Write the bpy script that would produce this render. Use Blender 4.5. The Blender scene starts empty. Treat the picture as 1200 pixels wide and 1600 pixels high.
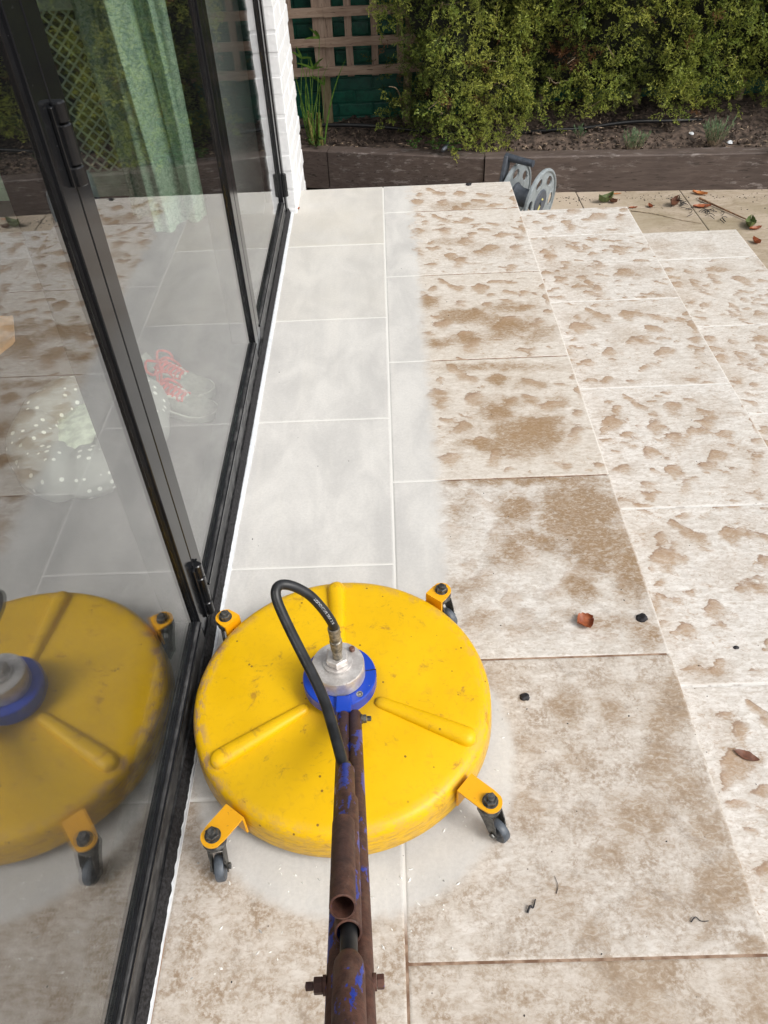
import bpy, bmesh, math, random
import numpy as np
from mathutils import Vector, Matrix, noise

random.seed(7); np.random.seed(7)
scene = bpy.context.scene
COL = scene.collection
R = math.radians

# ------------------------------------------------------------------ camera
cam_d = bpy.data.cameras.new('camera'); cam = bpy.data.objects.new('camera', cam_d); COL.objects.link(cam)
cam_d.sensor_fit = 'VERTICAL'; cam_d.sensor_height = 32.0; cam_d.lens = 32.0 * 1214.72 / 1600.0
cam_d.clip_start = 0.02; cam_d.clip_end = 300
RX = Vector((0.99924541, -0.01287147, -0.03664604)); UX = Vector((0.03537068, 0.69137023, 0.72163434)); FX = Vector((-0.01604749, 0.722386, -0.6913038))
M = Matrix(((RX.x, UX.x, -FX.x, 0.00731), (RX.y, UX.y, -FX.y, 0.0), (RX.z, UX.z, -FX.z, 1.42816), (0, 0, 0, 1)))
cam.matrix_world = M
scene.camera = cam

# ------------------------------------------------------------------ light
SUN_EL, SUN_AZ = 47.0, 120.0     # azimuth from +y clockwise (towards +x)
world = bpy.data.worlds.new('World'); scene.world = world; world.use_nodes = True
wn = world.node_tree; wn.nodes.clear()
sky = wn.nodes.new('ShaderNodeTexSky'); sky.sky_type = 'NISHITA'; sky.sun_disc = False
sky.sun_elevation = R(SUN_EL); sky.sun_rotation = R(SUN_AZ); sky.air_density = 1.0; sky.dust_density = 4.0; sky.ozone_density = 1.0
hs = wn.nodes.new('ShaderNodeHueSaturation'); hs.inputs['Saturation'].default_value = 0.22
bg = wn.nodes.new('ShaderNodeBackground'); bg.inputs['Strength'].default_value = 0.15
wo = wn.nodes.new('ShaderNodeOutputWorld')
wn.links.new(sky.outputs[0], hs.inputs['Color']); wn.links.new(hs.outputs[0], bg.inputs['Color']); wn.links.new(bg.outputs[0], wo.inputs['Surface'])
sun_d = bpy.data.lights.new('sun', 'SUN'); sun_d.energy = 1.5; sun_d.angle = R(20); sun_d.color = (1.0, 0.955, 0.89)
sun = bpy.data.objects.new('sun', sun_d); COL.objects.link(sun)
az = R(SUN_AZ); el = R(SUN_EL)
sd = Vector((math.sin(az) * math.cos(el), math.cos(az) * math.cos(el), math.sin(el)))
sun.location = sd * 8; sun.rotation_euler = sd.to_track_quat('Z', 'Y').to_euler()
scene.view_settings.view_transform = 'Standard'; scene.view_settings.look = 'None'
scene.view_settings.gamma = 1.0; scene.view_settings.exposure = 0.22; scene.view_settings.use_curve_mapping = False

# ------------------------------------------------------------------ material helper
class T:
    def __init__(s, name):
        s.m = bpy.data.materials.new(name); s.m.use_nodes = True; s.t = s.m.node_tree; s.t.nodes.clear()
        s.out = s.t.nodes.new('ShaderNodeOutputMaterial')
    def put(s, sock, v):
        if isinstance(v, bpy.types.NodeSocket): s.t.links.new(v, sock)
        elif v is not None:
            if hasattr(sock, 'default_value'):
                try:
                    if len(sock.default_value) == 4 and len(v) == 3: v = (*v, 1)
                except TypeError: pass
                sock.default_value = v
    def pos(s): return s.t.nodes.new('ShaderNodeNewGeometry').outputs['Position']
    def geo(s, k): return s.t.nodes.new('ShaderNodeNewGeometry').outputs[k]
    def obj(s): return s.t.nodes.new('ShaderNodeTexCoord').outputs['Object']
    def attr(s, n, typ='GEOMETRY', o='Fac'):
        a = s.t.nodes.new('ShaderNodeAttribute'); a.attribute_name = n; a.attribute_type = typ; return a.outputs[o]
    def rnd(s): return s.t.nodes.new('ShaderNodeObjectInfo').outputs['Random']
    def xyz(s, v):
        n = s.t.nodes.new('ShaderNodeSeparateXYZ'); s.put(n.inputs[0], v); return n.outputs
    def comb(s, x, y, z):
        n = s.t.nodes.new('ShaderNodeCombineXYZ'); s.put(n.inputs[0], x); s.put(n.inputs[1], y); s.put(n.inputs[2], z); return n.outputs[0]
    def scale(s, v, sc, rot=(0, 0, 0), loc=(0, 0, 0)):
        n = s.t.nodes.new('ShaderNodeMapping'); s.put(n.inputs['Vector'], v); n.inputs['Scale'].default_value = sc
        n.inputs['Rotation'].default_value = rot; n.inputs['Location'].default_value = loc; return n.outputs[0]
    def noise(s, v, sc=5, det=4, rough=.55, dist=0.0, o='Fac'):
        n = s.t.nodes.new('ShaderNodeTexNoise'); s.put(n.inputs['Vector'], v); n.inputs['Scale'].default_value = sc
        n.inputs['Detail'].default_value = det; n.inputs['Roughness'].default_value = rough; n.inputs['Distortion'].default_value = dist
        return n.outputs[o]
    def vor(s, v, sc=5, feat='F1', o='Distance', rand=1.0):
        n = s.t.nodes.new('ShaderNodeTexVoronoi'); n.feature = feat; s.put(n.inputs['Vector'], v); n.inputs['Scale'].default_value = sc
        n.inputs['Randomness'].default_value = rand; return n.outputs[o]
    def math(s, op, a, b=None, c=None, clamp=False):
        n = s.t.nodes.new('ShaderNodeMath'); n.operation = op; n.use_clamp = clamp
        s.put(n.inputs[0], a); s.put(n.inputs[1], b); s.put(n.inputs[2], c); return n.outputs[0]
    def step(s, v, a, b, lo=0.0, hi=1.0):
        n = s.t.nodes.new('ShaderNodeMapRange'); n.interpolation_type = 'SMOOTHSTEP'; s.put(n.inputs[0], v)
        n.inputs[1].default_value = a; n.inputs[2].default_value = b; n.inputs[3].default_value = lo; n.inputs[4].default_value = hi; return n.outputs[0]
    def mix(s, f, a, b, mode='MIX'):
        n = s.t.nodes.new('ShaderNodeMix'); n.data_type = 'RGBA'; n.blend_type = mode
        s.put(n.inputs[0], f); s.put(n.inputs[6], a); s.put(n.inputs[7], b); return n.outputs[2]
    def bump(s, h, st=.3, d=.002, nrm=None):
        n = s.t.nodes.new('ShaderNodeBump'); s.put(n.inputs['Height'], h); n.inputs['Strength'].default_value = st; n.inputs['Distance'].default_value = d
        if nrm is not None: s.put(n.inputs['Normal'], nrm)
        return n.outputs[0]
    def pbr(s, col, rough=.6, metal=0.0, nrm=None, spec=.5, **kw):
        n = s.t.nodes.new('ShaderNodeBsdfPrincipled'); s.put(n.inputs['Base Color'], col); s.put(n.inputs['Roughness'], rough)
        s.put(n.inputs['Metallic'], metal); s.put(n.inputs['Specular IOR Level'], spec)
        if nrm is not None: s.put(n.inputs['Normal'], nrm)
        for k, v in kw.items(): s.put(n.inputs[k.replace('_', ' ')], v)
        s.t.links.new(n.outputs[0], s.out.inputs['Surface']); return n

MAT = {}
def simple(name, col, rough=.6, metal=0.0, var=.12, sc=30, bump=.2, spec=.5, det=5):
    t = T(name); p = t.pos(); n = t.noise(p, sc, det)
    c2 = tuple(max(0, c * (1 - var * 2)) for c in col); c1 = tuple(min(1, c * (1 + var)) for c in col)
    c = t.mix(t.step(n, .3, .7), c2, c1)
    t.pbr(c, rough, metal, t.bump(n, bump, .002), spec); MAT[name] = t.m; return t.m

# --- porcelain paving: clean where washed, stained elsewhere
def slab_material():
    t = T('porcelain_paving'); p = t.pos(); X, Y, Z = t.xyz(p)
    n1 = t.noise(p, 9, 5, .6); n2 = t.noise(p, 60, 4, .6); n3 = t.noise(t.scale(p, (1, 2.6, 1), (0, 0, R(6))), 26, 6, .68, .6)
    nbig = t.noise(p, 2.6, 4, .55)
    stain = t.attr('stain'); rimw = t.attr('rim'); cloud = t.attr('cloud')
    crisp = t.attr('crisp', 'OBJECT'); haze = t.attr('cloudy', 'OBJECT'); grime = t.attr('grime', 'OBJECT'); beige = t.attr('beige', 'OBJECT')
    # ---- washed area (world space): swath beside the door plus the ring under the cleaner
    wob = t.math('MULTIPLY', t.math('SUBTRACT', n1, .5), .03)
    wob2 = t.math('MULTIPLY', t.math('SUBTRACT', n2, .5), .012)
    xe = t.math('ADD', t.math('ADD', X, wob), wob2)
    far = t.step(Y, 2.2, 3.5); xe2 = t.math('ADD', xe, t.math('MULTIPLY', t.math('SUBTRACT', t.noise(p, 22, 5, .7), .5), t.math('ADD', .05, t.math('MULTIPLY', far, .16))))
    swath = t.math('MULTIPLY', t.step(xe2, .100, .150, 1, 0), t.step(Y, .76, .80))
    cx = t.math('ADD', X, .095); cy = t.math('SUBTRACT', Y, .80)
    d = t.math('SQRT', t.math('ADD', t.math('MULTIPLY', cx, cx), t.math('MULTIPLY', cy, cy)))
    d = t.math('ADD', d, t.math('ADD', t.math('MULTIPLY', wob, 1.2), t.math('MULTIPLY', wob2, 1.6)))
    ring = t.step(d, .305, .335, 1, 0)
    clean = t.math('MAXIMUM', swath, ring)
    clean = t.math('MULTIPLY', clean, t.step(Z, -.08, -.04))
    # ---- clean colour
    marb = t.noise(t.scale(p, (1.6, .8, 1)), 5, 6, .62, .5)
    cc = t.mix(t.step(marb, .3, .72), (.52, .51, .492), (.67, .655, .625))
    streak = t.noise(t.scale(p, (9, .5, 1)), 1.3, 5, .6)
    cc = t.mix(t.math('MULTIPLY', t.step(streak, .5, .72), .55), cc, (.66, .64, .60))
    cc = t.mix(t.math('MULTIPLY', t.step(t.noise(t.scale(p, (3, 1, 1)), 14, 5, .7), .56, .75), .35), cc, (.66, .655, .64))
    cc = t.mix(t.math('MULTIPLY', beige, t.step(t.noise(p, 4, 3), .3, .7, .45, 1.0)), cc, (.56, .52, .44))
    gr = t.noise(p, 130, 4, .8)
    cc = t.mix(t.step(gr, .34, .66, .0, .22), cc, (.36, .355, .345))
    # swirl marks left by the spinning bar
    sw = t.noise(t.scale(p, (1, 3, 1), (0, 0, R(20))), 45, 3, .6, 1.5)
    cc = t.mix(t.math('MULTIPLY', t.step(sw, .56, .70), .18), cc, (.66, .66, .65))
    # ---- dirty colour
    base = t.mix(t.step(n3, .3, .70), (.56, .535, .50), (.78, .77, .75))
    base = t.mix(t.math('MULTIPLY', t.step(nbig, .35, .7), .25), base, (.60, .55, .48))
    fine = t.noise(t.scale(p, (1, 1.8, 1), (0, 0, R(-8))), 70, 5, .72, 1.0)
    base = t.mix(t.math('MULTIPLY', t.step(fine, .48, .66), .48), base, (.33, .25, .18))
    # patches of small brown speckle between the pools
    spk = t.math('MULTIPLY', t.step(t.noise(t.scale(p, (1, 1.7, 1), (0, 0, R(-5))), 58, 6, .74, 1.0), .52, .64), t.step(t.noise(p, 6.5, 4, .6), .42, .62))
    base = t.mix(t.math('MULTIPLY', t.math('MULTIPLY', spk, crisp), .80), base, (.37, .25, .155))
    base = t.mix(t.math('MULTIPLY', t.math('MULTIPLY', haze, crisp), .30), base, (.52, .42, .30))
    # crisp pooled stains: fill fades away from a darker upper rim
    nn = t.noise(t.scale(p, (1, 1.8, 1)), 26, 8, .76, 1.2)
    n4 = t.noise(t.scale(p, (1, 2.4, 1)), 10, 5, .66, 1.2)
    sv2 = t.math('ADD', stain, t.math('ADD', t.math('MULTIPLY', t.math('SUBTRACT', nn, .5), .85), t.math('MULTIPLY', t.math('SUBTRACT', n4, .47), .75)))
    m_in = t.step(sv2, .10, .75)
    m_core = t.math('MULTIPLY', t.step(sv2, .17, .60), t.step(rimw, .1, .9, .30, 1.0))
    m_rim = t.math('MULTIPLY', t.math('MULTIPLY', t.step(sv2, .25, .33), t.step(sv2, .38, .55, 1, 0)), t.step(rimw, .45, .9))
    tex = t.step(fine, .28, .64, .25, 1.0)
    scol = t.mix(t.step(n4, .3, .7), (.43, .295, .17), (.30, .195, .105))
    base = t.mix(t.math('MULTIPLY', t.math('MULTIPLY', m_in, tex), t.math('MULTIPLY', crisp, .68)), base, scol)
    base = t.mix(t.math('MULTIPLY', t.math('MULTIPLY', m_core, t.step(fine, .25, .6, .55, 1.0)), t.math('MULTIPLY', crisp, .88)), base, (.34, .22, .13))
    base = t.mix(t.math('MULTIPLY', t.math('MULTIPLY', m_rim, crisp), .78), base, (.20, .105, .05))
    # thin horizontal drag marks over the riven face
    dr = t.noise(t.scale(p, (1, 5.5, 1), (0, 0, R(4))), 22, 6, .72, .7)
    base = t.mix(t.math('MULTIPLY', t.math('MULTIPLY', t.step(dr, .56, .70), crisp), .42), base, (.33, .235, .15))
    # broad brown clouds
    cv = t.math('ADD', cloud, t.math('MULTIPLY', t.math('SUBTRACT', t.noise(t.scale(p, (1, 1.4, 1), (0, 0, R(-25))), 12, 6, .68, 1.2), .5), .9))
    cm = t.math('MULTIPLY', t.step(cv, .04, .78), haze)
    cm = t.math('MULTIPLY', cm, t.step(fine, .32, .62, .42, 1.12))
    brn = t.mix(grime, (.28, .175, .085), (.25, .17, .10))
    base = t.mix(t.math('MINIMUM', cm, .93), base, brn)
    # mottled fine grime of the near rows
    mo = t.noise(p, 17, 8, .74, .4); mo2 = t.noise(p, 110, 3, .7)
    gm = t.math('MULTIPLY', t.step(mo, .38, .66), t.step(mo2, .36, .60, .12, 1.0))
    base = t.mix(t.math('MULTIPLY', gm, t.math('MULTIPLY', grime, 1.0)), base, (.20, .13, .075))
    dk = t.math('MULTIPLY', t.step(t.noise(p, 11, 6, .7, .8), .50, .68), t.step(t.noise(t.scale(p, (1, 1.3, 1), (0, 0, R(35))), 95, 4, .75, 1.0), .40, .60, .15, 1.0))
    base = t.mix(t.math('MULTIPLY', t.math('MULTIPLY', dk, grime), .75), base, (.13, .10, .078))
    base = t.mix(t.math('MULTIPLY', t.math('MULTIPLY', grime, grime), .40), base, (.42, .325, .23))
    # isolated dark specks
    sp = t.vor(p, 30, 'F1'); spm = t.math('MULTIPLY', t.step(sp, .035, .06, 1, 0), t.step(t.noise(p, 7, 2), .5, .56))
    base = t.mix(t.math('MULTIPLY', spm, .8), base, (.10, .075, .06))
    tone = t.mix(t.math('MULTIPLY', t.rnd(), .10), base, (.50, .42, .33))
    c = t.mix(clean, tone, cc)
    # pale worn arris of every slab
    edge = t.attr('edge')
    c = t.mix(t.math('MULTIPLY', t.math('MULTIPLY', edge, t.math('SUBTRACT', 1.0, t.math('MULTIPLY', grime, 1.0), None, True)), .8), c, (.72, .70, .67))
    h = t.math('ADD', t.math('MULTIPLY', n2, .5), t.math('MULTIPLY', t.noise(p, 300, 2), .5))
    h2 = t.math('SUBTRACT', h, t.math('MULTIPLY', t.math('MULTIPLY', m_in, crisp), .7))
    t.pbr(c, t.mix(clean, (.62,) * 3, (.5,) * 3), 0, t.bump(h2, .45, .0014), .35)
    MAT['slab'] = t.m
slab_material()

def grout_material():
    t = T('grout'); p = t.pos(); X, Y, Z = t.xyz(p)
    n = t.noise(p, 40, 4); w = t.math('ADD', X, t.math('MULTIPLY', t.math('SUBTRACT', n, .5), .03))
    clean = t.math('MULTIPLY', t.step(w, .11, .16, 1, 0), t.step(Y, .44, .52))
    lower = t.step(Z, -.10, -.03, 1, 0)
    clean = t.math('MAXIMUM', clean, t.math('MULTIPLY', lower, t.step(n, .30, .5, .45, .95)))
    dirty = t.mix(t.step(n, .35, .65), (.16, .09, .055), (.34, .24, .17))
    dirty = t.mix(t.math('MULTIPLY', t.step(Y, .30, .20), t.step(X, .3, .5)), dirty, (.05, .04, .035))
    t.pbr(t.mix(clean, dirty, (.70, .69, .66)), .9); MAT['grout'] = t.m
grout_material()

def patio_material():
    t = T('weathered_patio_slab'); p = t.pos()
    n = t.noise(t.scale(p, (1, 2.5, 1)), 6, 7, .7, .6); n2 = t.noise(t.scale(p, (1, 3, 1), (0, 0, R(8))), 40, 5, .7)
    c = t.mix(t.step(n, .3, .7), (.50, .42, .335), (.34, .275, .195))
    c = t.mix(t.math('MULTIPLY', t.step(n2, .5, .7), .6), c, (.13, .10, .06))
    c = t.mix(t.math('MULTIPLY', t.step(t.noise(p, 3, 3), .48, .66), .4), c, (.24, .20, .11))
    X, Y, Z = t.xyz(p)
    c = t.mix(t.math('MULTIPLY', t.step(X, 1.1, 1.6, 1, 0), .55), c, (.56, .47, .37))
    t.pbr(c, .75, 0, t.bump(n2, .4, .002)); MAT['patio'] = t.m
patio_material()

def yellow_material():
    t = T('yellow_moulded_plastic'); p = t.obj(); w = t.pos(); X, Y, Z = t.xyz(w)
    n = t.noise(w, 7, 5, .6); f = t.noise(t.scale(w, (1, 1, 1), (0, 0, R(30))), 60, 5, .7, 1.0)
    c = t.mix(t.step(n, .3, .7), (.72, .425, .0), (.79, .475, .001))
    c = t.mix(t.math('MULTIPLY', t.step(f, .52, .70), .30), c, (.55, .28, .02))
    # scuffs round the rim, strongest towards the door side
    cx = t.math('ADD', X, .115); cy = t.math('SUBTRACT', Y, .87)
    d = t.math('SQRT', t.math('ADD', t.math('MULTIPLY', cx, cx), t.math('MULTIPLY', cy, cy)))
    sc_ = t.noise(t.scale(w, (1, .6, 3)), 38, 6, .75)
    rim = t.math('MULTIPLY', t.step(d, .262, .287), t.step(sc_, .46, .58))
    side = t.step(X, -.30, -.38)
    c = t.mix(t.math('MULTIPLY', rim, t.math('ADD', .28, t.math('MULTIPLY', side, .60))), c, (.36, .22, .16))
    low = t.math('MULTIPLY', t.step(Z, .085, .065), t.step(t.noise(t.scale(w, (3, 3, 14)), 12, 5, .7), .46, .62))
    c = t.mix(t.math('MULTIPLY', low, .5), c, (.36, .17, .03))
    # rusty grime smudges and small flecks
    sm = t.noise(w, 24, 6, .72, .5)
    c = t.mix(t.math('MULTIPLY', t.step(sm, .57, .70), .70), c, (.32, .15, .03))
    v = t.vor(w, 34); fl = t.math('MULTIPLY', t.step(v, .06, .10, 1, 0), t.step(t.noise(w, 9, 2), .44, .50))
    c = t.mix(t.math('MULTIPLY', fl, .85), c, (.12, .05, .02))
    hub = t.step(t.math('ADD', d, t.math('MULTIPLY', t.math('SUBTRACT', n, .5), .03)), .07, .105, 1, 0)
    c = t.mix(t.math('MULTIPLY', hub, .35), c, (.40, .20, .03))
    t.pbr(c, t.step(n, .3, .7, .33, .46), 0, t.bump(t.noise(w, 240, 3), .12, .0006), .32); MAT['yellow'] = t.m
yellow_material()

def yellow_steel():
    t = T('yellow_painted_steel'); p = t.pos(); n = t.noise(p, 90, 5, .7)
    c = t.mix(t.step(n, .62, .74), (.84, .40, .003), (.30, .10, .03))
    t.pbr(c, .38, 0, t.bump(n, .15, .0006)); MAT['yellow_steel'] = t.m
yellow_steel()

def rust_material():
    t = T('rusty_blue_tube'); p = t.pos(); X, Y, Z = t.xyz(p)
    al = t.math('ADD', t.math('MULTIPLY', Y, -.787), t.math('MULTIPLY', Z, .617)); nr = t.math('ADD', t.math('MULTIPLY', Y, .617), t.math('MULTIPLY', Z, .787))
    q = t.comb(X, nr, t.math('MULTIPLY', al, .28))
    n = t.noise(p, 75, 7, .76); st = t.noise(q, 85, 6, .7); b = t.noise(q, 30, 5, .62, .4); pit = t.noise(p, 260, 3, .7)
    rust = t.mix(t.step(n, .3, .7), (.040, .017, .014), (.125, .054, .036))
    rust = t.mix(t.math('MULTIPLY', t.step(st, .48, .70), .55), rust, (.14, .085, .062))
    rust = t.mix(t.math('MULTIPLY', t.step(t.noise(q, 14, 3), .50, .66), .55), rust, (.030, .016, .018))
    blue = t.mix(t.step(n, .3, .7), (.006, .022, .22), (.012, .045, .36))
    edge_ = t.math('ADD', b, t.math('ADD', t.math('MULTIPLY', t.math('SUBTRACT', n, .5), .22), t.math('MULTIPLY', t.math('SUBTRACT', st, .5), .20)))
    m = t.step(edge_, .560, .575)
    c = t.mix(m, rust, blue)
    c = t.mix(t.math('MULTIPLY', t.step(t.noise(q, 150, 4, .75), .70, .76), .7), c, (.34, .30, .27))
    t.pbr(c, t.mix(m, (.60,) * 3, (.34,) * 3), 0, t.bump(t.math('ADD', n, t.math('MULTIPLY', pit, .4)), .55, .0009), .4); MAT['rust'] = t.m
rust_material()

def bluepaint():
    t = T('blue_gloss_paint'); p = t.pos(); n = t.noise(p, 130, 4, .7)
    c = t.mix(t.step(n, .70, .74), (.006, .05, .42), (.35, .38, .42)); t.pbr(c, .3); MAT['blue'] = t.m
bluepaint()
def alu():
    t = T('scuffed_aluminium'); p = t.pos(); n = t.noise(p, 60, 6, .7); m = t.noise(t.scale(p, (1, 6, 1)), 130, 3)
    c = t.mix(t.step(n, .35, .7), (.50, .47, .45), (.72, .70, .68)); c = t.mix(t.step(n, .63, .74), c, (.30, .19, .14))
    t.pbr(c, t.step(m, .3, .7, .32, .5), .55, t.bump(m, .15, .0004)); MAT['alu'] = t.m
alu()
simple('rubber_hose', (.016, .017, .019), .42, 0, .3, 40, .15)
simple('black_frame', (.008, .0085, .010), .25, 0, .2, 20, .05)
simple('black_brush', (.018, .017, .019), .8, 0, .5, 160, .9)
simple('galv_dark', (.12, .12, .115), .42, .6, .35, 90, .3)
simple('galv', (.30, .29, .27), .40, .7, .35, 90, .3)
simple('caster_grey', (.085, .10, .12), .45, 0, .2, 60, .15)
simple('crimp', (.26, .24, .20), .42, .5, .3, 120, .3)
simple('sealant', (.66, .69, .72), .45, 0, .06, 60, .3)
simple('grey_plastic', (.28, .315, .33), .48, 0, .10, 40, .15)
simple('dark_grey_plastic', (.055, .066, .085), .5, 0, .15, 50, .15)
simple('slate_plastic', (.085, .098, .12), .5, 0, .12, 50, .15)
simple('yellow_sticker', (.68, .62, .22), .5, 0, .1, 80, .05)
simple('black_pipe', (.012, .012, .013), .4)
simple('pale_green_paint', (.60, .76, .60), .55, 0, .12, 10, .1)
simple('room_wall', (.42, .42, .36), .8, 0, .06, 5, .1)
simple('ceiling_white', (.7, .7, .68), .8, 0, .04, 5, .1)
simple('twig', (.30, .23, .15), .8, 0, .3, 60, .3)
simple('bamboo', (.24, .13, .07), .6, 0, .3, 40, .2)
simple('stone_bit', (.80, .78, .74), .8, 0, .3, 40, .3)
simple('dark_debris', (.022, .020, .024), .7, 0, .5, 100, .6)
simple('stalk', (.20, .19, .05), .6, 0, .4, 50, .2)
simple('blade_green', (.12, .24, .035), .5, 0, .25, 40, .1)
simple('weed_green', (.075, .17, .03), .5, 0, .25, 40, .1)
simple('lavender', (.115, .19, .085), .7, 0, .35, 60, .1)
simple('garden_soil', (.105, .075, .058), .95, 0, .4, 30, 1.0)
simple('shoe_grey', (.30, .30, .27), .8, 0, .15, 80, .3)
simple('shoe_white', (.72, .74, .68), .6, 0, .06, 40, .1)
simple('lace_red', (.75, .06, .06), .6, 0, .15, 80, .1)
simple('peach_cloth', (.62, .36, .20), .9, 0, .12, 30, .4)
simple('white_fleece', (.80, .86, .70), .95, 0, .15, 45, 1.0)
simple('roof_soffit', (.3, .3, .3), .8)
simple('hose_print', (.55, .55, .55), .6)

def leafmat(name, a, b):
    t = T(name); p = t.pos(); n = t.noise(p, 60, 5, .7)
    t.pbr(t.mix(t.step(n, .3, .7), a, b), .5, 0, t.bump(n, .5, .001)); MAT[name] = t.m
leafmat('red_leaf', (.20, .045, .015), (.38, .11, .035)); leafmat('brown_leaf', (.10, .045, .028), (.20, .08, .045))
leafmat('orange_leaf', (.38, .12, .03), (.55, .22, .06)); leafmat('green_leaf', (.05, .09, .025), (.13, .16, .05))

def white_brick():
    t = T('white_painted_brick'); p = t.pos(); n = t.noise(p, 30, 5, .7); n2 = t.noise(p, 5, 3)
    c = t.mix(t.step(n, .3, .7), (.80, .81, .82), (.88, .885, .89)); c = t.mix(t.step(t.noise(p, 50, 4), .72, .78), c, (.45, .40, .36))
    t.pbr(c, .55, 0, t.bump(n, .6, .004)); MAT['white_brick'] = t.m
white_brick()
def green_brick():
    t = T('green_painted_brick'); p = t.pos(); n = t.noise(p, 22, 5, .7); rn = t.rnd()
    c = t.mix(t.step(n, .3, .7), (.005, .075, .048), (.011, .15, .092)); c = t.mix(t.math('MULTIPLY', rn, .35), c, (.004, .05, .05))
    c = t.mix(t.step(t.noise(p, 90, 4), .70, .76), c, (.10, .16, .13))
    t.pbr(c, .42, 0, t.bump(n, .5, .003)); MAT['green_brick'] = t.m
green_brick()
def wood(name, a, b, rough=.75, axis='x', scar=0.0):
    t = T(name); p = t.pos()
    sc = (3, 30, 30) if axis == 'x' else (30, 30, 3)
    g = t.noise(t.scale(p, sc), 2.2, 7, .7, .8); k = t.noise(p, 3.5, 3)
    c = t.mix(t.step(g, .3, .7), a, b); c = t.mix(t.math('MULTIPLY', t.step(k, .45, .7), .4), c, tuple(x * .55 for x in a))
    cr = t.noise(t.scale(p, tuple(s * 1.7 for s in sc), (0, 0, 0), (3, 1, 2)), 2.0, 3, .5)
    c = t.mix(t.math('MULTIPLY', t.step(cr, .64, .68), .75), c, tuple(x * .25 for x in a))
    if scar > 0:
        s1 = t.noise(t.scale(p, (2.2, 6, 9)), 5, 6, .75); s2 = t.noise(p, 1.6, 2)
        c = t.mix(t.math('MULTIPLY', t.math('MULTIPLY', t.step(s1, .54, .64), t.step(s2, .40, .55)), scar), c, (.36, .32, .30))
    t.pbr(c, rough, 0, t.bump(g, .5, .003)); MAT[name] = t.m
wood('sleeper_wood', (.075, .054, .046), (.125, .094, .080), .7, 'x', .55)
wood('trellis_wood', (.27, .18, .13), (.43, .32, .24), .8, 'x'); wood('trellis_post', (.19, .15, .075), (.33, .27, .16), .8, 'z')
wood('trellis_upright', (.25, .17, .125), (.40, .30, .23), .8, 'z')
simple('indoor_floor', (.105, .092, .096), .6, 0, .06, 3, .0)

def foliage():
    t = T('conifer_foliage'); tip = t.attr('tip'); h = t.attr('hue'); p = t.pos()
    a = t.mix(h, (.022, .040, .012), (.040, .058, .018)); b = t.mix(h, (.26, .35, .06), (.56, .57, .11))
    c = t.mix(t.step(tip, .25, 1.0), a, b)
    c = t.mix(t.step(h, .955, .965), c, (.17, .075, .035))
    n = t.pbr(c, .5, 0, None, .4)
    tr = t.t.nodes.new('ShaderNodeBsdfTranslucent'); t.put(tr.inputs[0], t.mix(.5, c, (.16, .20, .02)))
    mx = t.t.nodes.new('ShaderNodeMixShader'); mx.inputs[0].default_value = .25
    t.t.links.new(n.outputs[0], mx.inputs[1]); t.t.links.new(tr.outputs[0], mx.inputs[2]); t.t.links.new(mx.outputs[0], t.out.inputs['Surface'])
    MAT['foliage'] = t.m
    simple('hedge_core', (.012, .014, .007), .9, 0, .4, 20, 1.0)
foliage()

def glass():
    t = T('coated_door_glass'); bf = t.geo('Backfacing')
    ior = t.math('ADD', t.math('MULTIPLY', bf, 1 / 2.25 - 2.25), 2.25)
    fr = t.t.nodes.new('ShaderNodeFresnel'); t.put(fr.inputs['IOR'], ior)
    tr = t.t.nodes.new('ShaderNodeBsdfTransparent'); tr.inputs[0].default_value = (.93, .95, .93, 1)
    gl = t.t.nodes.new('ShaderNodeBsdfGlossy'); gl.inputs['Roughness'].default_value = 0.0; gl.inputs['Color'].default_value = (.97, .97, .99, 1)
    df = t.t.nodes.new('ShaderNodeBsdfDiffuse'); df.inputs[0].default_value = (.6, .6, .6, 1)
    p = t.pos(); st = t.noise(t.scale(p, (1, 26, .9)), 2, 5, .7); dust = t.noise(p, 420, 2, .8)
    dm = t.math('ADD', t.step(st, .60, .76, 0, .012), t.step(dust, .60, .72, .002, .010))  # dust and drip streaks, plus a pale veil that lifts the blacks
    m1 = t.t.nodes.new('ShaderNodeMixShader'); m2 = t.t.nodes.new('ShaderNodeMixShader')
    t.put(m1.inputs[0], fr.outputs[0]); t.t.links.new(tr.outputs[0], m1.inputs[1]); t.t.links.new(gl.outputs[0], m1.inputs[2])
    t.put(m2.inputs[0], dm); t.t.links.new(m1.outputs[0], m2.inputs[1]); t.t.links.new(df.outputs[0], m2.inputs[2])
    t.t.links.new(m2.outputs[0], t.out.inputs['Surface']); MAT['glass'] = t.m
glass()

def rail_mat():
    t = T('dusty_black_aluminium'); p = t.pos(); n = t.noise(t.scale(p, (1, .35, 1)), 60, 6, .75); k = t.noise(t.scale(p, (1, .15, 1)), 12, 3); Z = t.xyz(p)[2]
    c = t.mix(t.math('MULTIPLY', t.step(n, .40, .66), t.step(k, .3, .6, .35, 1.0)), (.018, .0185, .02), (.11, .11, .11))
    t.pbr(c, .5, 0, t.bump(n, .15, .0006)); MAT['rail'] = t.m
    t = T('grey_black_stile'); p = t.pos(); n = t.noise(p, 180, 3, .7)
    c = t.mix(t.step(n, .68, .74), (.009, .0095, .011), (.09, .09, .09)); t.pbr(c, .14, .0, None, .3); MAT['stile'] = t.m
rail_mat()

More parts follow.
